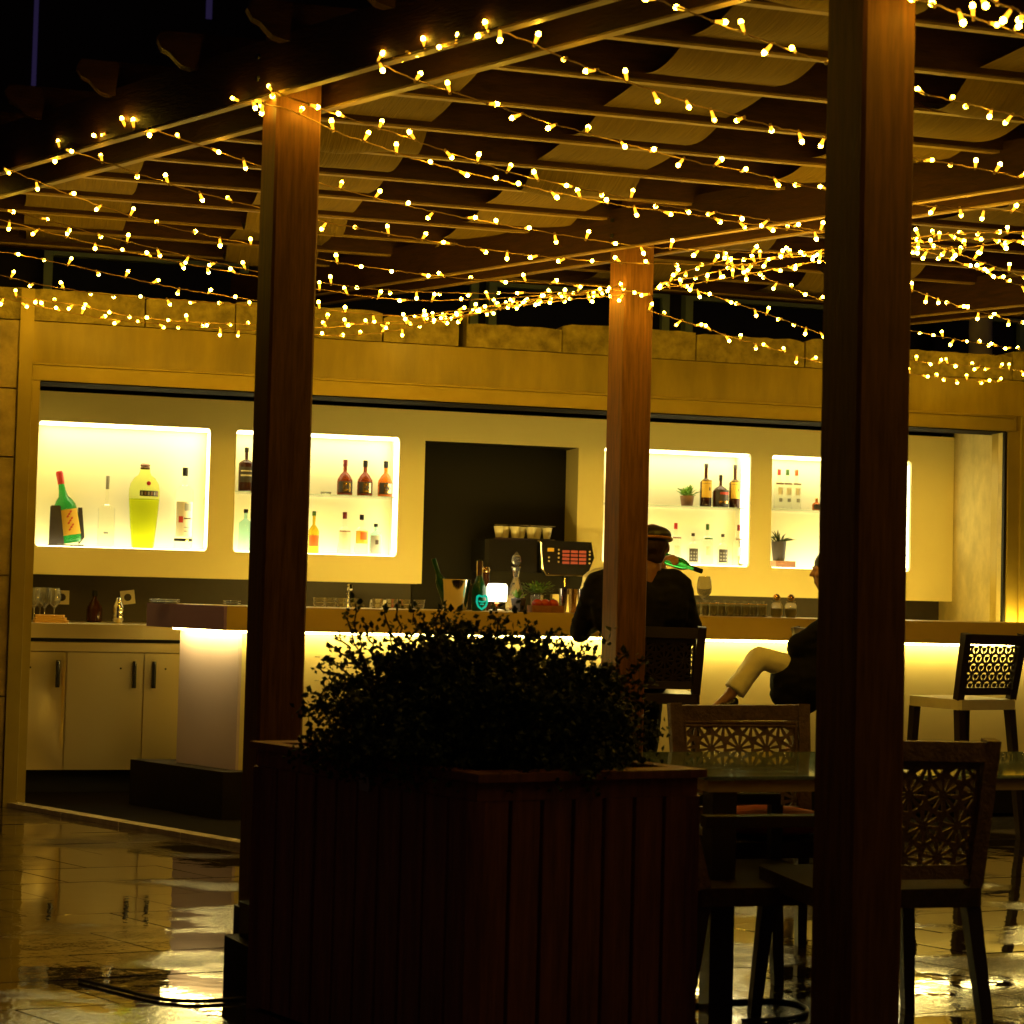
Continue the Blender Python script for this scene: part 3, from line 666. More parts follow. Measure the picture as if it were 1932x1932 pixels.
m = MB(); m.slabxz(rrect(-.024, -.026, .024, .026, .008, 3), -.002, .002); m.obj('plaque', 'plaque', pt, loc=p+n*.008, rot=(0, 0, math.atan2(d.y, d.x)))

def leaves(pts, size, seed):
    rnd = random.Random(seed); m = MB()
    for p, s in pts:
        d = Vector((rnd.gauss(0, 1), rnd.gauss(0, 1), rnd.gauss(0, .8)+.5)).normalized(); x = d.cross(Vector((rnd.gauss(0, 1), rnd.gauss(0, 1), rnd.gauss(0, 1)))).normalized(); n = d.cross(x)
        l = size*s*rnd.uniform(.7, 1.25); w_ = l*.36
        m.put([p, p+d*l*.45+x*w_+n*l*.12, p+d*l, p+d*l*.45-x*w_+n*l*.12], [(0, 1, 2), (0, 2, 3)])
    return m
bs = thing('box_shrub', 'broad dark leafy box shrub growing out of the wooden planter', 'shrub', oc+Vector((0, 0, HP-.05)))
rnd = random.Random(4); pts = []; stems = MB()
base = Vector((0, 0, 0))
ctr = (at_z(905, 1300, 1.0)); 
bc = Vector((-.060, 5.3, 0))-oc+Vector((0, 0, 0))
def shell(th_, ph):                     # crown outline: wide, flat dome
    l = 1+.22*noise.noise(Vector((math.cos(th_)*1.6, math.sin(th_)*1.6, ph*2)))
    return Vector((math.cos(th_)*math.cos(ph)*.385*l, math.sin(th_)*math.cos(ph)*.36*l, .05+math.sin(ph)*.275*l))
for k in range(1050):
    th_ = rnd.uniform(0, 2*math.pi); ph = math.asin(rnd.uniform(-.12, 1)); tip = shell(th_, ph)*rnd.choice([1, 1, 1, 1.05, 1.1, .8, .6]); tip += bc
    root = bc*.6 + Vector((rnd.gauss(0, .05), rnd.gauss(0, .05), -.02)); mid = root.lerp(tip, .5)+Vector((0, 0, .05))+Vector((rnd.gauss(0, .03), rnd.gauss(0, .03), 0))
    line = [root*(1-t)**2 + mid*2*t*(1-t) + tip*t*t for t in [i/10 for i in range(11)]]
    if k % 2 == 0: stems.tube(line[::2], [.005, .0045, .004, .003, .0022, .0014], 4)
    for t in range(62):
        q = .32+.68*(t/40)**.8; i = min(9, int(q*10)); p = line[i].lerp(line[i+1], q*10-i)+Vector((rnd.gauss(0, 1), rnd.gauss(0, 1), rnd.gauss(0, 1)))*.013
        pts.append((p, rnd.uniform(.8, 1.2)))
# taller whips on the left top
for (px, py, bx) in [(668, 1140, 690), (655, 1165, 700), (722, 1158, 760), (745, 1145, 770), (775, 1150, 780), (798, 1160, 800), (830, 1142, 815), (838, 1158, 820), (690, 1175, 720), (600, 1262, 680), (590, 1310, 680), (612, 1240, 690), (625, 1220, 720), (890, 1180, 880), (940, 1172, 930), (1010, 1180, 1000), (1060, 1205, 1030), (1180, 1235, 1130), (1215, 1255, 1150), (1230, 1290, 1150), (1235, 1340, 1150), (640, 1195, 700), (870, 1172, 870)]:
    tip = at_y(px, py, 5.25+rnd.uniform(-.1, .1))-oc-Vector((0, 0, HP-.05)); root = at_y(bx, 1290, 5.3)-oc-Vector((0, 0, HP-.05))
    line = [root.lerp(tip, t/8)+Vector((rnd.gauss(0, .006), 0, rnd.gauss(0, .004))) for t in range(9)]; stems.tube(line, [.003]*8+[.0015], 4)
    for i in range(9):
        for s in range(5 if i < 8 else 7): pts.append((line[i]+Vector((rnd.gauss(0, .008), rnd.gauss(0, .008), rnd.gauss(0, .006))), rnd.uniform(.7, 1.2)))
stems.obj('branch', 'bark', bs)
tag(leaves(pts, .0205, 5).obj('foliage', 'leaf', bs), kind='stuff')

# black housing at the foot of the planter
p = at_z(452, 1890, 0)
sp = thing('uplight_box', 'low black box standing at the left foot of the planter', 'box', (p.x+.075, p.y+.14, 0), R(30))
MB().box((-.10, -.08, .0), (.12, .16, .16), .01).obj('housing', 'black', sp); MB().box((-.06, -.04, .161), (.14, .14, .27), .01).obj('lid', 'black_gloss', sp)
# cable lying on the wet floor
cp = [(150, 1848), (230, 1868), (300, 1884), (370, 1889), (450, 1885), (520, 1877), (560, 1877), (610, 1886), (660, 1899), (760, 1918), (900, 1930), (1150, 1925), (1330, 1893), (1400, 1889), (1470, 1888), (1515, 1898), (1520, 1912), (1480, 1922), (1400, 1926)]
cpts = smooth([at_z(x, y, .011) for x, y in cp], 6)
c = MB().tube([q-cpts[0] for q in cpts], .0065, 8).obj('cable', 'rubber', smooth=True, loc=cpts[0]); tag(c, 'black power cable snaking across the wet paving past the planter', 'cable')

# ================================================================= CHAIRS
def lattice_mesh(w_, h_, pitch, rings, matn):
    bm = bmesh.new(); N = 12
    def poly(pts): 
        try: bm.faces.new([bm.verts.new((p[0], 0, p[1])) for p in pts])
        except ValueError: pass
    rows = int(h_/(pitch*.866))+2; cols = int(w_/pitch)+2
    for j in range(-1, rows+1):
        for i in range(-2, cols+1):
            X = (i+(.5 if j % 2 else 0))*pitch; Z = j*pitch*.866+pitch*.2
            def P(r, a): return (X+r*math.cos(a), Z+r*math.sin(a))
            def H(a): k = ((a+math.pi/6) % (math.pi/3))-math.pi/6; return P(pitch*.5/math.cos(k), a)
            r2 = pitch*(.40 if rings else .455); r1 = pitch*(.22 if rings else .12); M = 24
            for k in range(M):                       # outside the flower, out to the cell edge
                a0, a1 = 2*math.pi*k/M, 2*math.pi*(k+1)/M; poly([P(r2, a0), H(a0), H(a1), P(r2, a1)])
            poly([P(r1, 2*math.pi*k/12) for k in range(12)])
            n = 3 if rings else 10; wd_ = .20 if rings else .0
            for k in range(n):
                a = 2*math.pi*(k+.25)/n; h0 = (.16 if rings else .30); h1 = (.09 if rings else .135)
                poly([P(r1*.97, a-h0), P(r2*1.01, a-h1), P(r2*1.01, a+h1), P(r1*.97, a+h0)])
    for co, no in (((0, 0, 0), (-1, 0, 0)), ((w_, 0, 0), (1, 0, 0)), ((0, 0, 0), (0, 0, -1)), ((0, 0, h_), (0, 0, 1))):
        bmesh.ops.bisect_plane(bm, geom=bm.verts[:]+bm.edges[:]+bm.faces[:], plane_co=co, plane_no=no, clear_outer=True)
    g = bmesh.ops.extrude_face_region(bm, geom=bm.faces[:]); bmesh.ops.translate(bm, verts=[e for e in g['geom'] if isinstance(e, bmesh.types.BMVert)], vec=(0, .006, 0))
    bmesh.ops.recalc_face_normals(bm, faces=bm.faces[:])
    me = bpy.data.meshes.new('lattice'); bm.to_mesh(me); bm.free(); me.materials.append(MATS[matn]); return me
def make_chair(name, label, cat, sh=.46, bh=.435, w_=.52, d_=.48, cushion=None, frame='rattan', seatm='rattan_dark', rings=False, group=None, arms=False, weave=True):
    t = thing(name, label, cat, (0, 0, 0), 0, group); hw = w_/2; top = sh+bh
    # front is -y; back at +y
    m = MB(); m.box((-hw, -d_/2, sh-.055), (hw, d_/2, sh), .02); m.obj('seat', seatm, t)
    for sx in (-1, 1):
        for sy in (-1, 1):
            MB().bar((sx*(hw-.03), sy*(d_/2-.03), sh-.056), (sx*(hw+.0), sy*(d_/2+(.035 if sy > 0 else .0)), 0), .045, .045, .034, .034).obj('leg', 'dark_frame', t)
    lean = .07; b0_ = sh+.045
    for sx in (-1, 1):
        MB().bar((sx*(hw-.022), d_/2-.03, sh+.001), (sx*(hw-.008), d_/2-.03+lean, top), .045, .04).obj('back_upright', frame, t)
    MB().bar((-hw+.032, d_/2-.03+lean*.93, top-.035), (hw-.032, d_/2-.03+lean*.93, top-.03), .036, .056).obj('top_rail', frame, t)
    MB().bar((-hw+.044, d_/2-.027, b0_), (hw-.044, d_/2-.027, b0_), .03, .04).obj('lower_rail', frame, t)
    lw = w_-.072; lh = top-.062-b0_-.018
    la = lattice_mesh(lw, lh, .108 if not rings else .058, rings, frame)
    lo = put('lattice', la, t, (-lw/2, d_/2-.028, b0_+.022), (-math.atan(lean*.75/lh), 0, 0)); tag(lo, kind='stuff')
    m = MB()
    if not rings:
        m.box((0, .0065, lh-.024), (lw, .010, lh)); m.box((0, .0065, 0), (.014, .010, lh-.025)); m.box((lw-.014, .0065, 0), (lw, .010, lh-.025)); m.obj('border_panel', frame, t, loc=(-lw/2, d_/2-.028, b0_+.022), rot=(-math.atan(lean*.75/lh), 0, 0))
    if not rings:   # woven border strands round the flower field
        m = MB()
        for z_ in [lh-.006-.013*k for k in range(2)]: m.tube([(0, -.004, z_), (lw, -.004, z_)], .006, 6)
        for x_ in (.006, lw-.006): m.tube([(x_, -.004, 0), (x_, -.004, lh)], .006, 6)
        m.obj('woven_border', frame, t, True, loc=(-lw/2, d_/2-.028, b0_+.022), rot=(-math.atan(lean*.75/lh), 0, 0))
    if cushion: MB().ball((0, 0, 0), 1, 16, (hw-.03, d_/2-.04, .05)).obj('cushion', cushion, t, True, loc=(0, -.02, sh+.045))
    if arms:
        for sx in (-1, 1): MB().bar((sx*hw, -d_/2+.01, sh+.2), (sx*hw, d_/2-.02, sh+.2), .05, .035).bar((sx*hw, -d_/2+.02, sh-.02), (sx*hw, -d_/2+.02, sh+.182), .04, .04).obj('arm', 'dark_frame', t)
    if sh > .6:
        for z_ in (.3,):
            m = MB()
            for sy in (-1, 1): m.bar((-hw+.02, sy*(d_/2-.01), z_), (hw-.02, sy*(d_/2-.01), z_), .022, .022)
            for sx in (-1, 1): m.bar((sx*(hw-.01), -d_/2+.02, z_), (sx*(hw-.01), d_/2-.02, z_), .022, .022)
            m.obj('footrest', 'dark_frame', t)
    return t
def place(o, px, py, z, rz):
    p = at_z(px, py, z); o.location = (p.x, p.y, 0); o.rotation_euler = (0, 0, rz)
DG = 'woven dining chairs around the glass table'
ch1 = make_chair('dining_chair', 'woven dining chair with flower lattice back and orange cushion beyond the glass table', 'chair', cushion='cushion_orange', group=DG)
ch1.location = (.925, 6.42, 0); ch1.rotation_euler = (0, 0, R(14))
ch2 = make_chair('dining_chair', 'woven dining chair half hidden behind the shrub beside the middle post', 'chair', group=DG)
ch2.location = (.27, 6.45, 0); ch2.rotation_euler = (0, 0, R(12))
ch3 = copy_tree(ch2, (1.10, 5.48, 0), R(180+14), 'woven dining chair seen from behind, right of the thickest post'); 
ch4 = make_chair('armchair', 'low dark open armchair tucked under the table between planter and thickest post', 'armchair', sh=.42, bh=.24, w_=.56, d_=.5, group=DG, arms=True)
ch4.location = (.75, 5.74, 0); ch4.rotation_euler = (0, 0, R(90+14))
# bar stools
SG = 'tall stools along the bar counter'
s1_ = make_chair('bar_stool', 'bar stool with ring pattern back and white seat at the right end of the bar', 'bar stool', sh=.76, bh=.36, w_=.42, d_=.42, frame='dark_frame', seatm='seat_white', rings=True, group=SG)
s1_.location = (2.52, 10.02, 0); s1_.rotation_euler = (0, 0, R(180+28))
s2_ = make_chair('bar_stool', 'dark bar stool under the seated person behind the middle post', 'bar stool', sh=.76, bh=.36, w_=.42, d_=.42, frame='dark_frame', seatm='dark_frame', group=SG)
MB().box((-.165, .155, .80), (.165, .163, 1.06)).obj('back_pad', 'jacket_black', s2_)
s2_.location = (.80, 9.84, 0); s2_.rotation_euler = (0, 0, R(180+6))
s3_ = copy_tree(s2_, (1.94, 10.28, 0), R(90+12), 'bar stool under the woman in cream trousers behind the thickest post', SG)

# glass table
tb = thing('glass_table', 'rectangular dining table with greenish glass top on dark legs, behind the planter', 'table', (1.25, 6.14, 0), R(16))
m = MB(); m.box((-.78, -.40, .728), (.95, .40, .74), .01); m.obj('glass_top', 'table_glass', tb)
m = MB(); m.box((-.76, -.38, .69), (.93, -.345, .7265)); m.box((-.76, .345, .69), (.93, .38, .7265)); m.box((-.76, -.344, .69), (-.725, .344, .7265)); m.box((.895, -.344, .69), (.93, .344, .7265)); m.obj('apron', 'apron_wood', tb)
for x in (-.70, .87):
    for y in (-.33, .33): MB().box((x-.04, y-.04, 0), (x+.04, y+.04, .689)).obj('leg', 'dark_frame', tb)

# ================================================================= BOTTLES and things on shelves
def prof_bottle(h, r, neck, nh, sh_):   # total height, body radius, neck radius, neck height, shoulder height
    b = h-nh-sh_; return [(r*.86, 0), (r, .008), (r, b), (r*.93, b+sh_*.25), (r*.62, b+sh_*.65), (neck*1.15, b+sh_*.93), (neck, b+sh_), (neck, h)]
def bottle(label, px, py, v, h, r, glass, cap='black', neck=.012, nh=.07, sh_=.05, caph=.035, labm=None, lab=(.25, .65), prints=(), group=None, name='bottle', z=None, tilt=0, n=18):
    if z is None: z = fp(px, py, v)[1]
    p = hit(px, py, P0+V*v, V)
    t = thing(name, label, 'bottle', (p.x, p.y, z), A15, group)
    if tilt: t.rotation_euler = (0, tilt, A15)
    pr = prof_bottle(h-caph*.6, r, neck, nh, sh_)
    MB().lathe(pr, n).obj('glass', glass, t, True)
    MB().lathe([(neck+.0025, h-caph), (neck+.003, h-.003), (neck+.001, h)], 12).obj('cap', cap, t, True)
    if labm:
        bh_ = h-nh-sh_; z0, z1 = bh_*lab[0], bh_*lab[1]; m = MB(); N = 10; a0, a1 = R(-90-62), R(-90+62); vs = []
        for i in range(N+1):
            a = a0+(a1-a0)*i/N; vs += [((r+.0012)*math.cos(a), (r+.0012)*math.sin(a), z0), ((r+.0012)*math.cos(a), (r+.0012)*math.sin(a), z1)]
        m.put(vs, [(2*i, 2*i+2, 2*i+3, 2*i+1) for i in range(N)]); m.obj('label', labm, t)
        for (pm, x0, q0_, x1, q1_) in prints:
            m = MB(); vs = []
            for i in range(5):
                a = R(-90)+ (x0+(x1-x0)*i/4)*R(60); vs += [((r+.0026)*math.cos(a), (r+.0026)*math.sin(a), z0+(z1-z0)*q0_), ((r+.0026)*math.cos(a), (r+.0026)*math.sin(a), z0+(z1-z0)*q1_)]
            m.put(vs, [(2*i, 2*i+2, 2*i+3, 2*i+1) for i in range(4)]); m.obj('print', pm, t)
    return t
SC = lambda v, px=300: None
VN = VP+.16; zf = nz0+.006
def HZ(dpx, v=VN, px=300):    # height in metres of dpx reference pixels on plane v
    a = fp(px, 1000, v)[1]; b = fp(px, 1000-dpx, v)[1]; return b-a
TXT = [('print_dark', -.6, .76, .6, .80), ('print_dark', -.5, .66, .5, .69), ('print_dark', -.7, .30, .7, .33), ('print_dark', -.4, .18, .4, .2)]
# niche 1: giant bottles
g = thing('cradled_bottle', 'huge green bottle with red cap tilted in a dark cradle, leftmost in the lit niches', 'bottle', wl(fu(118, 1020, VN), VN, zf), A15)
h_ = HZ(135); 
bt = MB(); bt.lathe([(.060, 0), (.070, .01), (.073, .03), (.074, h_*.44), (.068, h_*.53), (.05, h_*.60), (.030, h_*.65), (.023, h_*.72), (.018, h_*.84)], 24)
TL = Matrix.Translation((.052, 0, .022)) @ Matrix.Rotation(R(-11), 4, 'Y')
bt.v = [tuple(TL @ Vector(p)) for p in bt.v]; bt.obj('glass', 'green_glass', g, True)
m = MB(); m.T = TL; m.lathe([(.021, h_*.82), (.023, h_*.97), (.018, h_)], 14); m.obj('cap', 'red_cap', g, True)
m = MB(); m.T = TL; vs = []
for i in range(11):
    a = R(-90-38+106*i/10); vs += [(.0755*math.cos(a), .0755*math.sin(a), .05), (.0755*math.cos(a), .0755*math.sin(a), h_*.46)]
m.put(vs, [(2*i, 2*i+2, 2*i+3, 2*i+1) for i in range(10)]); m.obj('label', 'label_yellow', g)
m = MB(); m.T = TL
for k in range(9):
    a = R(-90-2+(k % 3)*9); z_ = .075+k*.014; m.put([(.0775*math.cos(a), .0775*math.sin(a), z_), (.0775*math.cos(a+.2), .0775*math.sin(a+.2), z_+.006), (.0775*math.cos(a+.18), .0775*math.sin(a+.18), z_+.018), (.0775*math.cos(a+.02), .0775*math.sin(a+.02), z_+.012)], [(0, 1, 2, 3)])
m.obj('print', 'print_red', g)
m = MB(); m.slabxz([(-.09, 0), (.13, 0), (.13, .01), (-.09, .01)], -.095, .09); m.slabxz([(-.085, .011), (-.03, .011), (-.052, h_*.55), (-.082, h_*.55)], .072, .084); m.slabxz([(-.085, .011), (.01, .011), (-.022, h_*.55), (-.078, h_*.55)], -.090, -.080)
m.slabxz([(.10, .011), (.135, .06), (.115, h_*.54), (.09, h_*.54)], .0, .05); m.obj('cradle', 'pot_dark', g)
def foot(px): return fu(px, 1020, VN)
def bn(label, px, zbase, hpx, r, glass, v=VN, **kw):
    uu = fu(px, 1000, v); p = wl(uu, v); hh = HZ(hpx, v, px)
    sx, sy = 0, 0
    t = bottle(label, px, 1000, v, hh, r, glass, z=zbase, **kw); return t
bn('tall faint clear bottle second in the first lit niche, thin grey stopper', 200, zf, 135, .052, 'glass_faint', cap='label_grey', neck=.009, nh=.13, sh_=.03, caph=.085, labm='glass_faint', prints=[('label_grey', -.3, .1, .2, .2)])
hh = HZ(160); g = thing('bottle', 'giant bottle of lime yellow liquid with brown stopper and red seal in the first niche', 'bottle', wl(fu(270, 1000, VN), VN, zf), A15)
MB().lathe([(.062, 0), (.070, .01), (.090, hh*.40), (.098, hh*.60), (.098, hh*.68), (.090, hh*.76), (.066, hh*.83), (.040, hh*.865), (.033, hh*.90), (.030, hh*.95)], 26).obj('glass', 'lime_glass', g, True)
MB().lathe([(.058, .006), (.068, .02), (.0865, hh*.40), (.094, hh*.57), (.094, hh*.58)], 24).obj('liquid', 'lime_liquid', g, True)
MB().lathe([(.026, hh*.93), (.033, hh*.95), (.026, hh*.965), (.034, hh*.98), (.022, hh)], 14).obj('stopper', 'pot_brown', g, True)
m = MB(); vs = []
for i in range(11):
    a = R(-90-20+78*i/10); vs += [(.100*math.cos(a), .100*math.sin(a), hh*.61), (.100*math.cos(a), .100*math.sin(a), hh*.675)]
m.put(vs, [(2*i, 2*i+2, 2*i+3, 2*i+1) for i in range(10)]); m.obj('band', 'label_dark', g)
for k in range(6):
    m = MB(); a = R(-90-15+12*k); m.put([(.102*math.cos(a), .102*math.sin(a), hh*.622), (.102*math.cos(a+.11), .102*math.sin(a+.11), hh*.622), (.102*math.cos(a+.11), .102*math.sin(a+.11), hh*.662), (.102*math.cos(a), .102*math.sin(a), hh*.662)], [(0, 1, 2, 3)]); m.obj('print', 'pot_brown' if k % 2 else 'label_grey', g)
MB().ball((0, 0, 0), .014, 12, (1, .3, 1)).obj('seal', 'red', g, True, loc=(.020, -.094, hh*.76))
g = bn('tall clear bottle with black cap and cream square label, right in the first niche', 346, zf, 155, .058, 'glass_faint', nh=.08, sh_=.035, caph=.055, neck=.015, labm='label_paper', lab=(.20, .74), prints=[('print_red', -.62, .40, -.15, .58), ('print_dark', -.05, .50, .8, .54), ('label_grey', 0, .74, .7, .95), ('label_grey', 0, .25, .5, .28), ('label_grey', 0, .14, .4, .17)])
MB().lathe([(.0592, .055), (.0592, .072)], 20, cap=False).obj('base_band', 'black', g); MB().ball((.02, -.058, .063), .011, 8).obj('seal', 'gold', g, True)
# niche 2
zs1 = ZS[1]+.001
bn('dark bottle with banded label half hidden by the left post, upper shelf', 461, zs1, 84, .050, 'brown_glass', neck=.011, nh=.06, caph=.03, sh_=.03, labm='label_dark', lab=(.3, .8), prints=[('label_paper', -.8, .4, .8, .5), ('label_paper', -.8, .7, .8, .78)])
bn('pale blue bottle half hidden by the left post, lower shelf', 463, zf, 80, .046, 'blue_glass', neck=.012, nh=.05, sh_=.03, caph=.025)
for i, (px, gl, cp_, lb) in enumerate([(648, 'amber_glass', 'maroon_cap', 'dark amber spirit bottle with brown cap, leftmost of three on the upper shelf'), (686, 'amber_glass', 'black', 'dark amber spirit bottle with black cap, middle of three on the upper shelf'), (725, 'orange_glass', 'black', 'bright orange spirit bottle, rightmost of three on the upper shelf')]):
    bn(lb, px, zs1, 68, .052, gl, cap=cp_, neck=.013, nh=.05, sh_=.07, caph=.045, labm='label_dark', lab=(.15, .78), prints=[('gold', -.35, .1, .6, .9), ('print_dark', -.1, .3, .3, .7), ('print_dark', -.25, .45, .5, .55)], group='three amber spirit bottles on the upper shelf')
bn('orange labelled bottle beside the left post, lower shelf', 592, zf, 80, .036, 'yellow_liquid', cap='green_cap', neck=.010, nh=.07, caph=.03, labm='orange_cap', lab=(.3, .75))
bn('clear bottle with maroon cap and thin brown band, lower shelf of the second niche', 650, zf, 80, .042, 'glass_faint', cap='maroon_cap', neck=.012, nh=.07, sh_=.04, caph=.045, labm='label_paper', lab=(.2, .92), prints=[('pot_brown', -.9, .93, .9, 1.0)])
bn('clear bottle with yellow flower label, lower shelf of the second niche', 682, zf, 76, .044, 'glass_faint', neck=.012, nh=.06, sh_=.04, caph=.035, labm='label_yellow', lab=(.45, .95), prints=[('orange_cap', -.3, .3, .7, .9)])
bn('short pale blue gin bottle with grey label, right end of the second niche', 709, zf, 60, .042, 'blue_glass', neck=.011, nh=.035, sh_=.03, caph=.022, labm='label_grey', lab=(.08, .9), prints=[('print_dark', -.2, .5, .3, .75)])
g = thing('glass_dish', 'small clear dish on the glass shelf left of the amber bottles', 'dish', wl(fu(615, 930, VN), VN, ZS[1]+.001), A15); MB().lathe([(.02, 0), (.034, .006), (.036, .02), (.033, .018), (.018, .006)], 18).obj('bowl', 'glass_clear', g, True)
# niche 3
zs2 = ZS[2]+.001
for px, lb in ((1330, 'tall whiskey bottle with yellow label, left of the pair flanking the dark one'), (1385, 'tall whiskey bottle with yellow label, right of the pair flanking the dark one')):
    bn(lb, px, zs2, 82, .041, 'brown_glass', cap='dark_frame', neck=.012, nh=.085, sh_=.03, caph=.028, labm='label_yellow', lab=(.35, 1.0), prints=[('print_dark', .2, .4, .45, .58), ('print_dark', -.9, .93, .9, .98), ('print_dark', -.9, .78, .9, .8)], group='pair of yellow labelled whiskey bottles')
bn('squat dark cream liqueur bottle between the two yellow labelled ones', 1358, zs2, 62, .056, 'brown_glass', neck=.010, nh=.05, sh_=.05, caph=.04, labm='label_dark', lab=(.1, .95), prints=[('print_red', -.4, .7, .9, .85), ('gold', -.5, .15, .7, .3)])
def pot_plant(label, px, z, v, r, h, potm, spiky=False, seed=1, leafm='leaf_green', n=70):
    p = hit(px, 1000, P0+V*v, V); t = thing('potted_plant', label, 'plant', (p.x, p.y, z), A15)
    MB().lathe([(r*.78, 0), (r, h), (r*.9, h), (r*.85, h-.006)], 16).obj('pot', potm, t, True)
    rn = random.Random(seed); m = MB()
    for k in range(n):
        a = rn.uniform(0, 6.28); el_ = rn.uniform(.3, 1.5); d = Vector((math.cos(a)*math.cos(el_), math.sin(a)*math.cos(el_), math.sin(el_))); L_ = r*rn.uniform(1.1, 2.2)
        b_ = Vector((rn.gauss(0, r*.3), rn.gauss(0, r*.3), h-.004)); sd = d.cross(Vector((0, 0, 1))).normalized()*r*(.12 if spiky else .2)
        mid = b_+d*L_*.55; tip = b_+d*L_+Vector((0, 0, -L_*.18)); m.put([b_-sd*.4, b_+sd*.4, mid+sd, tip, mid-sd], [(0, 1, 2, 3, 4)])
    tag(m.obj('foliage', leafm, t), kind='stuff'); return t
pot_plant('small grass plant in a brown pot on the upper shelf left of the whiskey bottles', 1295, zs2, VN, .050, .075, 'pot_brown', seed=3)
for px, hp, cp_, lm, lb in ((1275, 78, 'red_cap', 'label_paper', 'clear bottle with red cap behind the capped man, lower shelf'), (1308, 60, 'green_cap', None, 'short clear bottle with dark checked label, left one on the lower shelf'), (1335, 78, 'green_cap', 'label_paper', 'clear bottle with green cap and green band, lower shelf of the third niche'), (1364, 60, 'green_cap', None, 'short clear bottle with dark checked label, right one on the lower shelf'), (1394, 78, 'maroon_cap', 'label_paper', 'clear bottle with maroon cap at the right of the third niche')):
    if lm: bn(lb, px, zf, hp, .040, 'glass_faint', cap=cp_, neck=.010, nh=.06, sh_=.03, caph=.042, labm='glass_faint', lab=(.2, .96), prints=[('green_cap' if cp_ == 'green_cap' else 'pot_brown', -.8, .93, .8, 1.0), ('label_paper', -.5, .2, .5, .6)])
    else: bn(lb, px, zf, hp, .036, 'glass_faint', cap='dark_frame', neck=.010, nh=.05, sh_=.03, caph=.022, labm='label_dark', lab=(.15, .80), prints=[('label_grey', x0, y0, x0+.22, y0+.12) for x0 in (-.7, -.2, .3) for y0 in (.15, .4, .65)])
# niche 4
zs3 = ZS[3]+.001
for px, cp_, lb in ((1468, 'red_cap', 'clear bottle with red cap, leftmost of three in the rightmost niche'), (1484, 'green_cap', 'clear bottle with green cap, middle of three in the rightmost niche'), (1501, 'orange_cap', 'clear bottle with orange cap, rightmost of three in the rightmost niche')):
    bn(lb, px, zs3, 76, .033, 'glass_faint', cap=cp_, neck=.010, nh=.06, sh_=.03, caph=.042, labm='glass_faint', lab=(.1, .96), prints=[('pot_brown', -.9, .93, .9, 1.0), ('label_paper', -.5, .5, .5, .8), ('label_grey', -.3, .2, .4, .35)], group='three clear bottles with coloured caps')
bn('small amber bottle peeking out left of the thickest post', 1540, zs3, 24, .032, 'orange_glass', cap='gold', neck=.010, nh=.02, sh_=.02, caph=.012, labm='label_dark', lab=(.2, .9))
wb = thing('wood_block', 'brown wooden block under the dark pot in the rightmost niche', 'block', wl(fu(1474, 1060, VN), VN, zf), A15); MB().box((-.065, -.06, 0), (.085, .06, .046), .004).obj('block', 'wood_box', wb)
pot_plant('small spiky plant in a dark square pot on a wooden block', 1470, zf+.048, VN, .054, .135, 'pot_dark', True, 8, 'leaf', 24)

# ================================================================= THINGS ON THE STEEL COUNTER
VK = VS+.35
zk = zt+.001
def tumbler(o, x, y, z, r=.032, h=.075, matn='glass_clear', name='glass'):
    return MB().lathe([(r*.82, 0), (r, h), (r*.92, h), (r*.76, .006)], 14).obj(name, matn, o, True, loc=(x, y, z))
def wine(label, px, z, v, s=1, group=None, down=False, py=1150):
    p = hit(px, py, P0+V*v, V); t = thing('wine_glass', label, 'glass', (p.x, p.y, z), A15, group)
    pr = [(.033*s, 0), (.032*s, .003), (.006*s, .010), (.004*s, .03*s), (.004*s, .08*s), (.012*s, .09*s), (.036*s, .12*s), (.041*s, .15*s), (.036*s, .19*s), (.030*s, .21*s), (.028*s, .21*s), (.034*s, .188*s), (.039*s, .15*s), (.033*s, .12*s), (.008*s, .095*s)]
    MB().lathe(pr, 18, cap=True).obj('bowl', 'glass_clear', t, True); return t
for i, (px, v) in enumerate([(64, VK), (84, VK+.1), (102, VK+.02), (75, VK+.2)]):
    wine(['wine glass nearest the left jamb on the steel counter', 'wine glass left of the wall socket, in front', 'wine glass just left of the first wall socket', 'wine glass at the back by the left jamb'][i], px, zk, v, 1.0, 'wine glasses at the left end of the steel counter')
g = thing('folded_cloth', 'folded tan cloth lying on the steel counter by the wine glasses', 'cloth', wl(fu(98, 1160, VK-.1), VK-.12, zk), A15)
for k in range(3): MB().box((-.11+.006*k, -.05, .016*k), (.10-.012*k, .06, .016*k+.014), .012).obj('fold', 'tan_cloth', g)
for px, py, rr, lb in ((117, 1127, 0, 'square wall socket left, above the steel counter'), (241, 1127, -.13, 'tilted square wall socket right, above the steel counter')):
    u_, z_ = fp(px, py, VB-.01); p = wl(u_, VB-.01, z_); t = thing('wall_socket', lb, 'socket', p, A15, 'sockets above the steel counter'); t.rotation_euler = (0, rr, A15)
    MB().box((-.045, -.01, -.045), (.045, .004, .045)).obj('plate', 'socket_white', t); m = MB(); m.lathe([(.024, 0), (.019, .004)], 16); m.v = [(x, -.011-z, y) for x, y, z in m.v]; m.obj('socket', 'backsplash', t)
g = thing('shaker', 'silver cocktail shaker beside the tilted wall socket', 'shaker', wl(fu(223, 1160, VK), VK, zk), A15)
MB().lathe([(.026, 0), (.034, .02), (.035, .05), (.031, .06), (.036, .085), (.036, .10), (.028, .118)], 18).obj('cup', 'chrome', g, True); MB().lathe([(.027, .1185), (.018, .138), (.018, .150), (.011, .158)], 16).obj('lid', 'chrome', g, True)
g = bottle('dark squat bottle standing on the steel counter between the sockets', 178, 1160, VK+.2, .20, .05, 'brown_glass', z=zk, nh=.03, sh_=.07, neck=.014)

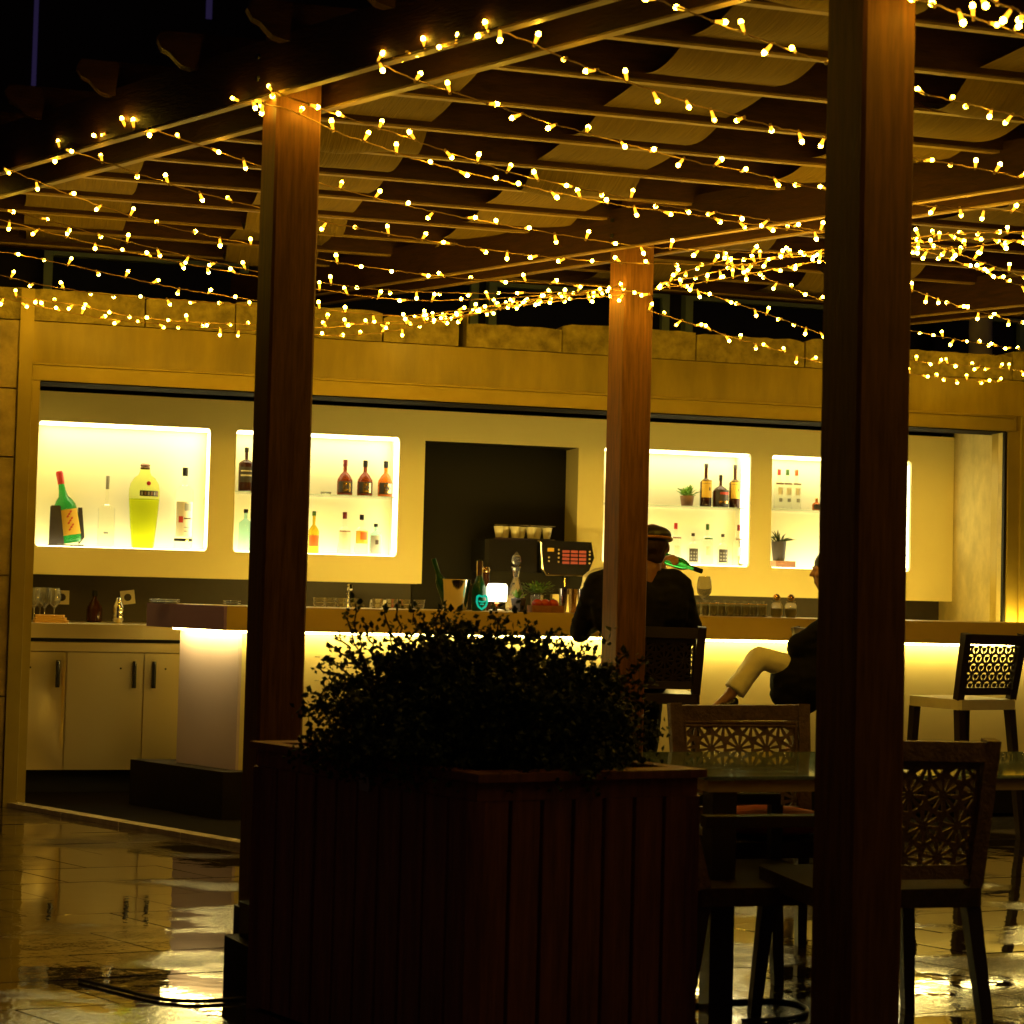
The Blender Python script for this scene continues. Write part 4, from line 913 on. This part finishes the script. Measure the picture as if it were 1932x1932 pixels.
# ================================================================= THINGS ON THE BAR
def on_bar(px, dv): # point on the bar top, dv behind its front edge
    v = cV+dv; p = hit(px, 1150, P0+V*v, V); return Vector((p.x, p.y, ZC+.001))
BZ = 3400
def row(label, name, cat, pxs, dv, fn, group):
    for i, px in enumerate(pxs):
        t = thing(name, label[i], cat, on_bar(px, dv+(i % 2)*.07), A15, group); fn(t, i)
ords = ['first', 'second', 'third', 'fourth', 'fifth', 'sixth', 'seventh', 'eighth', 'ninth', 'tenth']
# small dishes near left end
def dish(t, i):
    for k in range(2): MB().lathe([(.03, .012*k), (.052, .010+.012*k), (.050, .011+.012*k), (.028, .004+.012*k)], 18).obj('dish', 'glass_clear', t, True)
row(['pair of stacked glass dishes at the left tip of the bar', 'pair of stacked glass dishes next from the left tip', 'pair of stacked glass dishes touching the left post'], 'glass_dish', 'dish', [298, 322, 437], .42, dish, 'glass dishes on the left end of the bar')
def stack(t, i):
    for k in range(2): tumbler(t, random.uniform(-.004, .004), 0, .024*k, .036, .03)
row([f'stack of low glasses on the bar, {o} from the left post' for o in ords[:8]], 'glass_stack', 'glasses', [602, 622, 644, 668, 712, 738, 764, 790], .40, stack, 'stacked low glasses behind the bar edge')
# tap, roll and red box
g = thing('bar_tap', 'slim metal tap rising above the stacked glasses', 'tap', wl(fu(870*.7547, 1110, VK), VK, zk), A15); MB().tube([(0, 0, 0), (0, 0, .24), (0, -.03, .27), (0, -.09, .27), (0, -.11, .245)], .011, 8).obj('spout', 'chrome', g, True)
g = thing('paper_roll', 'cream paper roll lying under the cabinet right of the left post', 'roll', wl(fu(716, 1115, VK), VK, zk+.10), A15); m = MB(); m.lathe([(.012, -.055), (.042, -.055), (.042, .055), (.012, .055)], 20, cap=False); m.v = [(z, x, y+.042) for x, y, z in m.v]; m.obj('roll', 'seat_white', g, True); MB().box((-.09, -.05, -.10), (.12, .05, -.001)).obj('holder', 'black', g)
g = thing('red_box', 'small red carton beside the paper roll', 'box', wl(fu(743, 1115, VK), VK, zk+.10), A15); MB().box((-.02, -.03, 0), (.02, .03, .085)).obj('carton', 'red', g); MB().box((-.021, -.031, -.1), (.021, .031, -.001)).obj('base', 'black', g)
# ice bucket with a bottle
g = thing('ice_bucket', 'steel ice bucket with side handles on the bar', 'bucket', on_bar(858, .22), A15)
MB().lathe([(.062, 0), (.07, .01), (.092, .17), (.097, .178), (.093, .18), (.088, .17), (.066, .014)], 26).obj('pail', 'chrome', g, True)
for s in (-1, 1): MB().tube([(s*(.09+.02*math.sin(t)), .022*math.cos(t), .15) for t in [math.pi*k/8 for k in range(9)]], .004, 6).obj('handle', 'chrome', g, True)
g = thing('bottle', 'dark wine bottle leaning in the steel ice bucket', 'bottle', on_bar(846, .22)+Vector((0, 0, .03)), A15); g.rotation_euler = (0, R(-20), A15); MB().lathe(prof_bottle(.28, .034, .014, .09, .06), 18).obj('glass', 'dark_green_glass', g, True)
g = thing('bottle', 'green champagne bottle with a glowing teal shield label on the bar', 'bottle', on_bar(903, .18), A15); MB().lathe(prof_bottle(.29, .043, .015, .09, .09), 22).obj('glass', 'dark_green_glass', g, True); MB().lathe([(.017, .20), (.018, .285), (.012, .29)], 14).obj('foil', 'gold', g, True)
g = thing('bottle', 'gold capped bottle just behind the champagne bottle', 'bottle', on_bar(915, .33), A15); MB().lathe(prof_bottle(.24, .036, .02, .05, .07), 20).obj('glass', 'brown_glass', g, True); MB().ball((0, 0, .235), .024, 12).obj('stopper', 'gold', g, True)
g = thing('shield_tag', 'teal shield shaped tag hung on the champagne bottle', 'tag', on_bar(909, .115), A15)
sh = [(0, .004), (.026, .024), (.036, .052), (.034, .085), (.02, .094), (0, .088), (-.02, .094), (-.034, .085), (-.036, .052), (-.026, .024)]
m = MB(); nS = len(sh)
for i in range(nS):
    a, b = sh[i], sh[(i+1) % nS]; ai, bi = (a[0]*.7, .05+(a[1]-.05)*.72), (b[0]*.7, .05+(b[1]-.05)*.72); m.slabxz([a, b, bi, ai], -.003, .003)
m.slabxz([(-.02, .052), (.0, .048), (.02, .052), (.02, .06), (0, .056), (-.02, .06)], -.003, .002); m.slabxz([(-.012, .036), (.012, .036), (.010, .043), (-.010, .043)], -.003, .002); m.obj('tag', 'teal', g)
g = thing('table_lamp', 'small lit table lamp with white shade and copper stem on the bar', 'lamp', on_bar(937, .14), A15)
MB().lathe([(.045, 0), (.047, .008), (.02, .012)], 22).obj('base', 'seat_white', g, True); MB().lathe([(.011, .0125), (.008, .03), (.014, .045), (.008, .055)], 14).obj('stem', 'copper', g, True); MB().lathe([(.050, .056), (.057, .062), (.060, .14), (.052, .158), (.02, .16)], 24).obj('shade', 'lamp_shade', g, True)
g = thing('decanter', 'tall cut glass decanter with pointed stopper on the bar', 'decanter', on_bar(972, .34), A15)
MB().lathe([(.05, 0), (.06, .02), (.058, .08), (.03, .16), (.016, .20), (.022, .24), (.03, .262)], 10).obj('vessel', 'glass_clear', g); MB().lathe([(.010, .263), (.03, .29), (.026, .32), (.002, .35)], 8).obj('stopper', 'glass_clear', g)
p = on_bar(978, .12); g = thing('potted_plant', 'dark square pot with pale succulent leaves right of the table lamp', 'plant', p, A15)
MB().lathe([(.034, 0), (.046, .075), (.044, .078), (.04, .07)], 4, cap=True).obj('pot', 'pot_dark', g); m = MB(); rn = random.Random(2)
for k in range(26):
    a = rn.uniform(0, 6.28); el_ = rn.uniform(.5, 1.3); d = Vector((math.cos(a)*math.cos(el_), math.sin(a)*math.cos(el_), math.sin(el_))); sd = d.cross(Vector((0, 0, 1))).normalized()*.008; b_ = Vector((0, 0, .07)); m.put([b_-sd*.5, b_+sd*.5, b_+d*.035+sd, b_+d*.07, b_+d*.035-sd], [(0, 1, 2, 3, 4)])
m.obj('foliage', 'leaf_green', g)
g = thing('herb_bunch', 'bunch of green herbs in a glass right of the decanter', 'herbs', on_bar(1012, .34), A15); tumbler(g, 0, 0, 0, .04, .10); m = MB(); rn = random.Random(12)
for k in range(300):
    a = rn.uniform(0, 6.28); d = Vector((math.cos(a)*1.3, math.sin(a), rn.uniform(-.1, .9))).normalized(); b_ = Vector((0, 0, .11))+d*rn.uniform(.01, .10); sd = d.cross(Vector((0, 0, 1))).normalized()*.007; m.put([b_-sd, b_+sd, b_+d*.03], [(0, 1, 2)])
tag(m.obj('foliage', 'leaf_green', g), kind='stuff')
g = thing('wooden_tray', 'low wooden box holding tomatoes on the bar', 'tray', on_bar(1028, .16), A15)
m = MB(); m.box((-.09, -.05, 0), (.10, .06, .006)); m.box((-.09, -.05, .0065), (.10, -.042, .04)); m.box((-.09, .052, .0065), (.10, .06, .04)); m.box((-.09, -.0415, .0065), (-.082, .0515, .04)); m.box((.092, -.0415, .0065), (.10, .0515, .04)); m.obj('box', 'wood_box', g)
for k, (dx_, lb) in enumerate(((-.045, 'red tomato at the left of the wooden tray'), (.0, 'red tomato in the middle of the wooden tray'), (.05, 'red tomato at the right of the wooden tray'))):
    p = on_bar(1028, .16); p = p+U*dx_; q = thing('tomato', lb, 'tomato', p+Vector((0, 0, .048)), 0, 'tomatoes in the wooden tray'); MB().ball((0, 0, 0), .034, 16, (1, 1, .85)).obj('flesh', 'tomato', q, True); MB().lathe([(.008, .026), (.003, .034)], 5).obj('stalk', 'green_cap', q)
row([f'tall gold rimmed cup left of the middle post, {o} from the tomatoes' for o in ords[:5]], 'cup', 'cup', [1062, 1080, 1097, 1113, 1128], .30, lambda t, i: MB().lathe([(.020, 0), (.028, .14), (.026, .14), (.018, .006)], 16).obj('cup', 'gold' if i % 2 else 'chrome', t, True), 'metal cups left of the middle post')
row([f'dark tumbler on the bar right of the capped man, {o} from him' for o in ords[:9]], 'tumbler', 'glass', [1312, 1330, 1346, 1362, 1377, 1392, 1407, 1422, 1438], .20, lambda t, i: (tumbler(t, 0, 0, 0, .030, .075), MB().lathe([(.022, .002), (.026, .06)], 12).obj('drink', 'brown_glass', t, True), MB().tube([(.029*math.cos(a), .029*math.sin(a), .0755) for a in [math.pi*k/8 for k in range(16)]], .0022, 5, True).obj('rim', 'gold', t, True), MB().lathe([(.026, -.0005), (.031, .0005), (.031, .008), (.027, .009)], 14).obj('base', 'chrome', t, True)), 'row of tumblers on the bar')  # gold rings and chrome bases stand in for glints on the glass
row([f'upturned clear glass in the back row on the bar, {o} from the middle post' for o in ords[:7]], 'glass', 'glass', [1320, 1340, 1358, 1376, 1396, 1414, 1432], .40, lambda t, i: tumbler(t, 0, 0, 0, .034, .095), 'back row of upturned glasses on the bar')
row(['gold glinting jar with ball stopper, left of the pair before the woman', 'gold glinting jar with ball stopper, right of the pair before the woman'], 'jar', 'jar', [1465, 1492], .22, lambda t, i: (MB().lathe([(.028, 0), (.036, .02), (.036, .07), (.024, .09), (.03, .10)], 18).obj('jar', 'glass_clear', t, True), MB().lathe([(.024, .004), (.03, .05)], 14).obj('contents', 'label_yellow', t, True), MB().ball((0, 0, .120), .022, 14).obj('stopper', 'gold', t, True)), 'pair of stoppered jars')
g = wine('round wine glass being filled from the green bottle', 1328, ZC+.001, cV+.30, 1.12, None)
# barman's green bottle
pa = at_y(1262, 1056, 10.80); pb = at_y(1324, 1078, 10.66); d = (pb-pa)
g = thing('bottle', 'green wine bottle held level and pouring towards the round glass', 'bottle', pa); g.rotation_mode = 'QUATERNION'; g.rotation_quaternion = d.to_track_quat('Z', 'Y')
MB().lathe([(.030, -.06), (.036, -.05), (.036, .09), (.028, .12), (.014, .15), (.013, d.length)], 20).obj('glass', 'green_glass', g, True); MB().lathe([(.0145, d.length-.05), (.0145, d.length)], 14).obj('neck_foil', 'black', g, True)

# ================================================================= COFFEE MACHINE
cmz = zk; cl = fp(915, 1080, VK)[0]; cr_ = fp(1118, 1080, VK)[0]; wd = cr_-cl
g = thing('coffee_machine', 'black and chrome espresso machine with red lit key panel on the back counter', 'coffee machine', wl(cl, VK, cmz), A15)
zz = lambda py: fp(1010, py, VK)[1]-cmz
MB().box((0, 0, zz(1080)), (wd*.5, .42, zz(1020)), .02).obj('body', 'black_gloss', g)
MB().box((.02, .03, .02), (wd*.98, .40, zz(1080)-.001)).obj('base', 'black', g)
for x in (.05, wd-.05): MB().lathe([(.02, 0), (.018, .02)], 10, (x, .06, 0)).obj('foot', 'black', g)
m = MB(); m.slabxz([(wd*.5, zz(1075)), (wd*.55, zz(1082)), (wd*.94, zz(1082)), (wd, zz(1050)), (wd*.97, zz(1020)), (wd*.5, zz(1019))], -.03, .40); fr = m.obj('control_head', 'black_gloss', g)
MB().tube([(wd*.47, -.035, zz(1020)), (wd*.5, -.035, zz(1024)), (wd*.515, -.035, zz(1070)), (wd*.55, -.035, zz(1084)), (wd*.93, -.035, zz(1084))], .008, 8).obj('chrome_trim', 'chrome', g, True)
for j in range(4):
    for i in range(3):
        MB().box((wd*(.70+.078*i), -.035, zz(1062.5-7*j)), (wd*(.765+.078*i), -.031, zz(1057.5-7*j))).obj('key', 'screen_red', g)
bt_ = MB().ball((0, 0, 0), .007, 8, (1, .5, 1)).mesh('button', 'button', True)
for x, pys in ((.665, (1036, 1043, 1051, 1059)), (.955, (1038, 1044, 1052, 1060)), (.575, (1051, 1058))):
    for py in pys: put('button', bt_, g, (wd*x, -.034, zz(py)))
MB().box((wd*.56, -.035, zz(1040)), (wd*.62, -.031, zz(1033))).obj('display', 'label_yellow', g)
m = MB(); m.box((wd*.10, .06, zz(1019)), (wd*.66, .38, zz(1016))); m.tube([(wd*.10, .06, zz(991)), (wd*.66, .06, zz(991)), (wd*.66, .38, zz(991)), (wd*.10, .38, zz(991))], .006, 6, True); m.obj('cup_rail', 'chrome', g, True)
cupm = MB().lathe([(.022, 0), (.036, .075), (.033, .075), (.02, .005)], 14).mesh('cup', 'seat_white', True)
for i in range(7): put('cup', cupm, g, (wd*(.16+.075*i), .12+.05*(i % 2), zz(1015)))
m = MB(); m.tube([(wd*.72, .02, zz(1083)), (wd*.72, -.05, zz(1092)), (wd*.72, -.06, zz(1106))], .012, 8); m.obj('spout', 'chrome', g, True)
m = MB(); m.box((wd*.62, -.02, 0), (wd*.98, .05, zz(1120) if zz(1120) > .03 else .03)); m.obj('drip_tray', 'steel', g)

# ================================================================= PEOPLE
def capsule(m, a, b, ra, rb, n=12):
    a = Vector(a); b = Vector(b); m.tube([a.lerp(b, t/4) for t in range(5)], [ra+(rb-ra)*t/4 for t in range(5)], n); m.ball(a, ra, n); m.ball(b, rb, n)
def flesh(name, build, vox, material, parent, iters=4, wr=None):
    m = MB(); build(m); o = m.obj(name, material, parent)
    md = o.modifiers.new('r', 'REMESH'); md.mode = 'VOXEL'; md.voxel_size = vox
    s = o.modifiers.new('s', 'SMOOTH'); s.factor = .5; s.iterations = iters
    dg = bpy.context.evaluated_depsgraph_get(); me = bpy.data.meshes.new_from_object(o.evaluated_get(dg)); o.modifiers.clear()
    wr = wr if wr is not None else (.0035 if name == 'trousers' else .010 if name in ('jacket', 'coat', 'shirt') else .010 if name == 'hair' else 0)
    if wr:
        fq = (9, 9, 22) if name != 'hair' else (60, 60, 18)
        for v in me.vertices:
            c = v.co; a = noise.noise(Vector((c.x*fq[0], c.y*fq[1], c.z*fq[2]))); b = noise.noise(Vector((c.x*26+5, c.y*26, c.z*30)))
            v.co = c + v.normal*(wr*(abs(a)*1.2-.25) + wr*.35*b) if name != 'hair' else c + v.normal*wr*.45*a
    o.data = me; me.polygons.foreach_set('use_smooth', [True]*len(me.polygons)); return o
def head(m, c, f, s=1.0):     # c centre of head, f facing direction (unit, plan), built of a skull, jaw, nose, ears, eyes
    c = Vector(c); f = Vector(f).normalized(); sd = f.cross(Vector((0, 0, 1))).normalized()
    def pt_(a, b, z): return c + f*a*s + sd*b*s + Vector((0, 0, z*s))
    m.ball(pt_(-.012, 0, .02), .092*s, 16, (.95, .95, 1.12)); m.ball(pt_(.018, 0, -.055), .060*s, 14, (1, 1, 1.05))
    m.ball(pt_(.035, 0, -.09), .030*s, 10); capsule(m, pt_(.082, 0, .012), pt_(.100, 0, -.022), .009*s, .015*s, 8)
    for q in (-1, 1): m.ball(pt_(-.005, q*.082, -.005), .024*s, 8, (.6, .6, 1.2)); m.ball(pt_(.068, q*.034, -.02), .022*s, 8); m.ball(pt_(.078, q*.028, .022), .016*s, 8, (1, 1, .6))
    capsule(m, pt_(.072, -.018, -.062), pt_(.072, .018, -.062), .010*s, .010*s, 6); capsule(m, pt_(-.02, 0, -.09), pt_(-.03, 0, -.17), .052*s, .058*s, 12)
def hand(m, wr, d, n, curl=.6, s=1.0):   # wrist, direction, palm normal
    d = Vector(d).normalized(); n = Vector(n).normalized(); x = d.cross(n).normalized(); n = x.cross(d).normalized()
    pc = Vector(wr)+d*.045*s
    for k in range(4):
        off = (k-1.5)*.019*s; capsule(m, Vector(wr)+x*off*.5, pc+x*off+d*.038*s, .014*s, .0115*s, 8)
        L_ = [.038, .044, .041, .033][k]*s; a = pc+x*off+d*.04*s; c1_ = R(25)*curl*1.2; c2_ = R(75)*curl*1.2
        b = a+(d*math.cos(c1_)+n*math.sin(c1_))*L_; e = b+(d*math.cos(c2_)+n*math.sin(c2_))*L_*.8
        capsule(m, a, b, .0095*s, .0085*s, 8); capsule(m, b, e, .0085*s, .0072*s, 8)
    a = Vector(wr)+d*.02*s-x*.024*s; b = a-x*.028*s+d*.026*s+n*.012*s; e = b+d*.026*s+n*.022*s+x*.004*s
    capsule(m, a, b, .013*s, .0105*s, 8); capsule(m, b, e, .0105*s, .008*s, 8)

# --- man with a dark cap seated at the bar, back to us
mp = Vector((.70, 9.86, 0))
per = thing('person', 'person in dark jacket and flat cap sitting at the bar behind the middle post', 'person', mp)
fy = Vector((0, 1, 0))
def b1(m):
    head(m, (.075, .02, 1.545), (.25, 1, 0), 1.05)
    capsule(m, (.02, 0, 1.40), (0, 0, 1.20), .10, .14, 14); capsule(m, (-.16, 0, 1.34), (.17, 0, 1.34), .07, .07); capsule(m, (0, 0, 1.2), (0, -.02, .88), .14, .155, 14)
    for q in (-1, 1):
        capsule(m, (q*.09, 0, .86), (q*.12, .36, .84), .085, .06); capsule(m, (q*.12, .36, .84), (q*.10, .30, .40), .056, .036)
        capsule(m, (q*.10, .28, .36), (q*.10, .42, .33), .034, .024)
        capsule(m, (q*.21, 0, 1.33), (q*.27, .10, 1.08), .048, .038); capsule(m, (q*.27, .10, 1.08), (q*.12, .24, 1.20), .038, .028)
        hand(m, (q*.12, .24, 1.21), (-q*.4, .9, -.1), (0, 0, -1), .5)
flesh('body', b1, .011, 'skin_face', per)
def j1(m):
    capsule(m, (.0, -.005, 1.40), (0, -.005, 1.20), .088, .175, 16); capsule(m, (-.18, 0, 1.335), (.19, 0, 1.345), .088, .088); capsule(m, (0, -.01, 1.22), (0, -.03, .86), .17, .185, 16)
    m.ball((-.13, -.01, 1.22), .15, 12, (1, .9, 1.2)); m.ball((.15, -.01, 1.22), .14, 12, (1, .9, 1.2))
    for q in (-1, 1):
        capsule(m, (q*.22, 0, 1.33), (q*.31, .08, 1.07), .08, .06); capsule(m, (q*.31, .08, 1.07), (q*.14, .23, 1.19), .06, .044)
flesh('jacket', j1, .013, 'jacket_black', per, 6)
def t1(m):
    for q in (-1, 1): capsule(m, (q*.09, 0, .86), (q*.12, .36, .84), .11, .08); capsule(m, (q*.12, .36, .84), (q*.10, .30, .42), .075, .055)
flesh('trousers', t1, .014, 'jacket_black', per)
def c1f(m):
    m.ball((.072, .0, 1.610), .108, 16, (1.0, 1.1, .52)); capsule(m, (.04, .10, 1.60), (.13, .09, 1.60), .022, .022)
flesh('cap', c1f, .009, 'hair', per)
flesh('hair', lambda m: (m.ball((.062, -.014, 1.562), .099, 16, (1.0, .9, .80)), m.ball((.066, -.02, 1.50), .07, 14, (1.1, .8, .8))), .008, 'hair_brown', per)
flesh('cap_band', lambda m: m.tube([(.072+.104*math.cos(t), .0+.112*math.sin(t), 1.588-.012*math.sin(t)) for t in [2*math.pi*k/24 for k in range(24)]], .010, 8, True), .006, 'band_tan', per, 1)  # tan ring paints the highlight on the head below the cap
def h1f(m): m.ball((.070, -.028, 1.565), .094, 16, (1.0, .78, .62))
# --- bartender behind the counter, mostly hidden
bp_ = Vector((.70, 11.2, 0))
bt2 = thing('person', 'bartender in white shirt pouring from a green bottle, hidden behind the middle post', 'person', bp_)
hp2 = pa-bp_
def b2f(m):
    head(m, (0, -.02, 1.56), (.3, -1, 0), 1)
    capsule(m, (0, 0, 1.40), (0, 0, 1.12), .10, .13, 14); capsule(m, (-.15, 0, 1.38), (.15, 0, 1.38), .06, .06); capsule(m, (0, 0, 1.12), (0, 0, .95), .13, .14, 14)
    for q in (-1, 1): capsule(m, (q*.09, 0, .92), (q*.10, 0, .50), .08, .055); capsule(m, (q*.10, 0, .50), (q*.10, .02, .10), .055, .036); capsule(m, (q*.10, .02, .05), (q*.11, -.14, .04), .036, .028)
    w1 = hp2+Vector((-.035, .015, -.015))
    capsule(m, (.18, -.01, 1.36), (.21, -.16, 1.24), .045, .038); capsule(m, (.21, -.16, 1.24), w1, .038, .024); hand(m, w1+Vector((-.01, 0, .02)), (.5, -.75, .1), (.3, .2, -1), .9)
    capsule(m, (-.18, -.01, 1.36), (-.24, -.10, 1.14), .045, .036); capsule(m, (-.24, -.10, 1.14), (-.12, -.26, 1.19), .036, .026); hand(m, (-.12, -.26, 1.19), (.4, -.9, 0), (0, 0, -1), .4)
flesh('body', b2f, .010, 'skin', bt2)
def sh2(m):
    capsule(m, (0, 0, 1.40), (0, 0, 1.15), .095, .155, 14); capsule(m, (-.16, 0, 1.37), (.16, 0, 1.37), .075, .075); capsule(m, (0, 0, 1.15), (0, 0, .92), .16, .17, 14)
    m.ball((-.17, -.02, 1.24), .10, 12, (1, 1, 1.4))
    w1 = hp2+Vector((-.035, .015, -.015)); e_ = Vector((.21, -.16, 1.24)); capsule(m, (.19, -.01, 1.36), e_, .066, .056); capsule(m, e_, e_.lerp(w1, .8), .056, .040)
    capsule(m, (-.19, -.01, 1.36), (-.25, -.10, 1.14), .066, .05); capsule(m, (-.25, -.10, 1.14), (-.15, -.22, 1.18), .05, .04)
flesh('shirt', sh2, .012, 'shirt', bt2, 6)
def tr2(m):
    for q in (-1, 1): capsule(m, (q*.09, 0, .92), (q*.10, 0, .50), .10, .075); capsule(m, (q*.10, 0, .50), (q*.10, .02, .10), .075, .06)
flesh('trousers', tr2, .014, 'jacket_black', bt2)
flesh('hair', lambda m: m.ball((0, .0, 1.605), .096, 16, (1, 1, .85)), .01, 'hair', bt2)
# --- woman with crossed legs
wp = Vector((1.93, 10.20, 0))
wm = thing('person', 'woman in black coat and cream trousers sitting with crossed legs, half behind the thickest post', 'person', wp)
def L3(px, py, y): return at_y(px, py, y)-wp
knee = L3(1432, 1240, 10.02); ankle = L3(1376, 1312, 9.98); toe = L3(1338, 1344, 9.96)
hipr = Vector((-.02, -.07, .80)); hipl = Vector((-.02, .10, .80)); knee2 = L3(1478, 1262, 10.22); ank2 = L3(1462, 1400, 10.25)
knee2 = Vector((-.36, .06, .84)); ank2 = Vector((-.30, .08, .42))
handp = Vector((-.20, -.02, .97))
def b3(m):
    head(m, (-.135, .0, 1.44), (-1, -.12, 0), .97)
    capsule(m, (-.04, 0, 1.28), (0, 0, 1.06), .085, .11, 14); capsule(m, (-.02, -.13, 1.26), (-.02, .13, 1.26), .055, .055); capsule(m, (0, 0, 1.06), (0, 0, .84), .11, .14, 14)
    capsule(m, hipr, knee, .085, .056); capsule(m, knee, ankle, .052, .034); capsule(m, ankle, toe, .030, .022)
    capsule(m, hipl, knee2, .085, .056); capsule(m, knee2, ank2, .052, .034); capsule(m, ank2, ank2+Vector((-.12, 0, -.05)), .03, .022)
    capsule(m, (-.03, -.17, 1.24), (-.33, -.18, 1.02), .042, .036); capsule(m, (-.33, -.18, 1.02), handp+Vector((.08, -.02, -.01)), .036, .024); hand(m, handp+Vector((.08, -.02, -.01)), (-1, .5, -.2), (0, 0, -1), .9, .92)
    capsule(m, (-.03, .17, 1.24), (-.06, .22, 1.00), .042, .036); capsule(m, (-.06, .22, 1.00), (-.20, .10, .93), .036, .024); hand(m, (-.20, .10, .93), (-1, -.4, -.1), (0, 0, -1), .4, .92)
flesh('body', b3, .010, 'skin', wm)
def co3(m):
    capsule(m, (-.02, 0, 1.27), (.0, 0, 1.05), .09, .15, 14); capsule(m, (-.06, -.15, 1.235), (-.04, .15, 1.235), .07, .07); capsule(m, (0, 0, 1.05), (.0, -.02, .86), .16, .20, 14)
    m.ball((-.26, -.14, .83), .17, 14, (1.3, .75, .95)); m.ball((-.31, -.15, .75), .14, 14, (1.2, .6, .8)); m.ball((-.12, -.14, .95), .17, 14, (1.2, .7, 1)); m.ball((.08, -.05, .78), .18, 14, (1, .9, 1))
    e_ = Vector((-.33, -.18, 1.02)); w_ = handp+Vector((.09, -.03, -.01))
    capsule(m, (-.03, -.17, 1.235), e_, .068, .060); capsule(m, e_, w_, .062, .046); capsule(m, (-.03, .17, 1.235), (-.06, .22, 1.00), .066, .056); capsule(m, (-.06, .22, 1.00), (-.18, .11, .94), .056, .042)
    capsule(m, e_+Vector((.08, .03, 0)), (-.22, -.12, .92), .09, .10)
flesh('coat', co3, .013, 'jacket_black', wm, 6)
def tr3(m):
    capsule(m, hipr, knee, .090, .062); m.tube([knee.lerp(ankle, t*.94/4)+Vector((.004*t, 0, .002*t)) for t in range(5)], [.066, .062, .060, .062, .066], 16); capsule(m, hipl, knee2, .09, .062); capsule(m, knee2, knee2.lerp(ank2, .85), .056, .05)
flesh('trousers', tr3, .011, 'trousers', wm, 5)
def sh3(m):
    d_ = (toe-ankle).normalized(); capsule(m, ankle.lerp(toe, .45)+Vector((.01, 0, -.02)), toe+d_*.03, .034, .026); capsule(m, ankle+Vector((.03, 0, -.035)), ankle.lerp(toe, .5)+Vector((0, 0, -.03)), .026, .022)
flesh('shoe', sh3, .008, 'black_gloss', wm)
flesh('shoe', lambda m: capsule(m, ank2+Vector((.02, 0, -.05)), ank2+Vector((-.15, 0, -.07)), .034, .026), .008, 'black_gloss', wm)
flesh('hair', lambda m: (m.ball((-.115, 0, 1.475), .098, 16, (1, 1, 1.0)), m.ball((-.07, 0, 1.40), .08, 14, (.8, 1, 1.3))), .010, 'hair', wm)
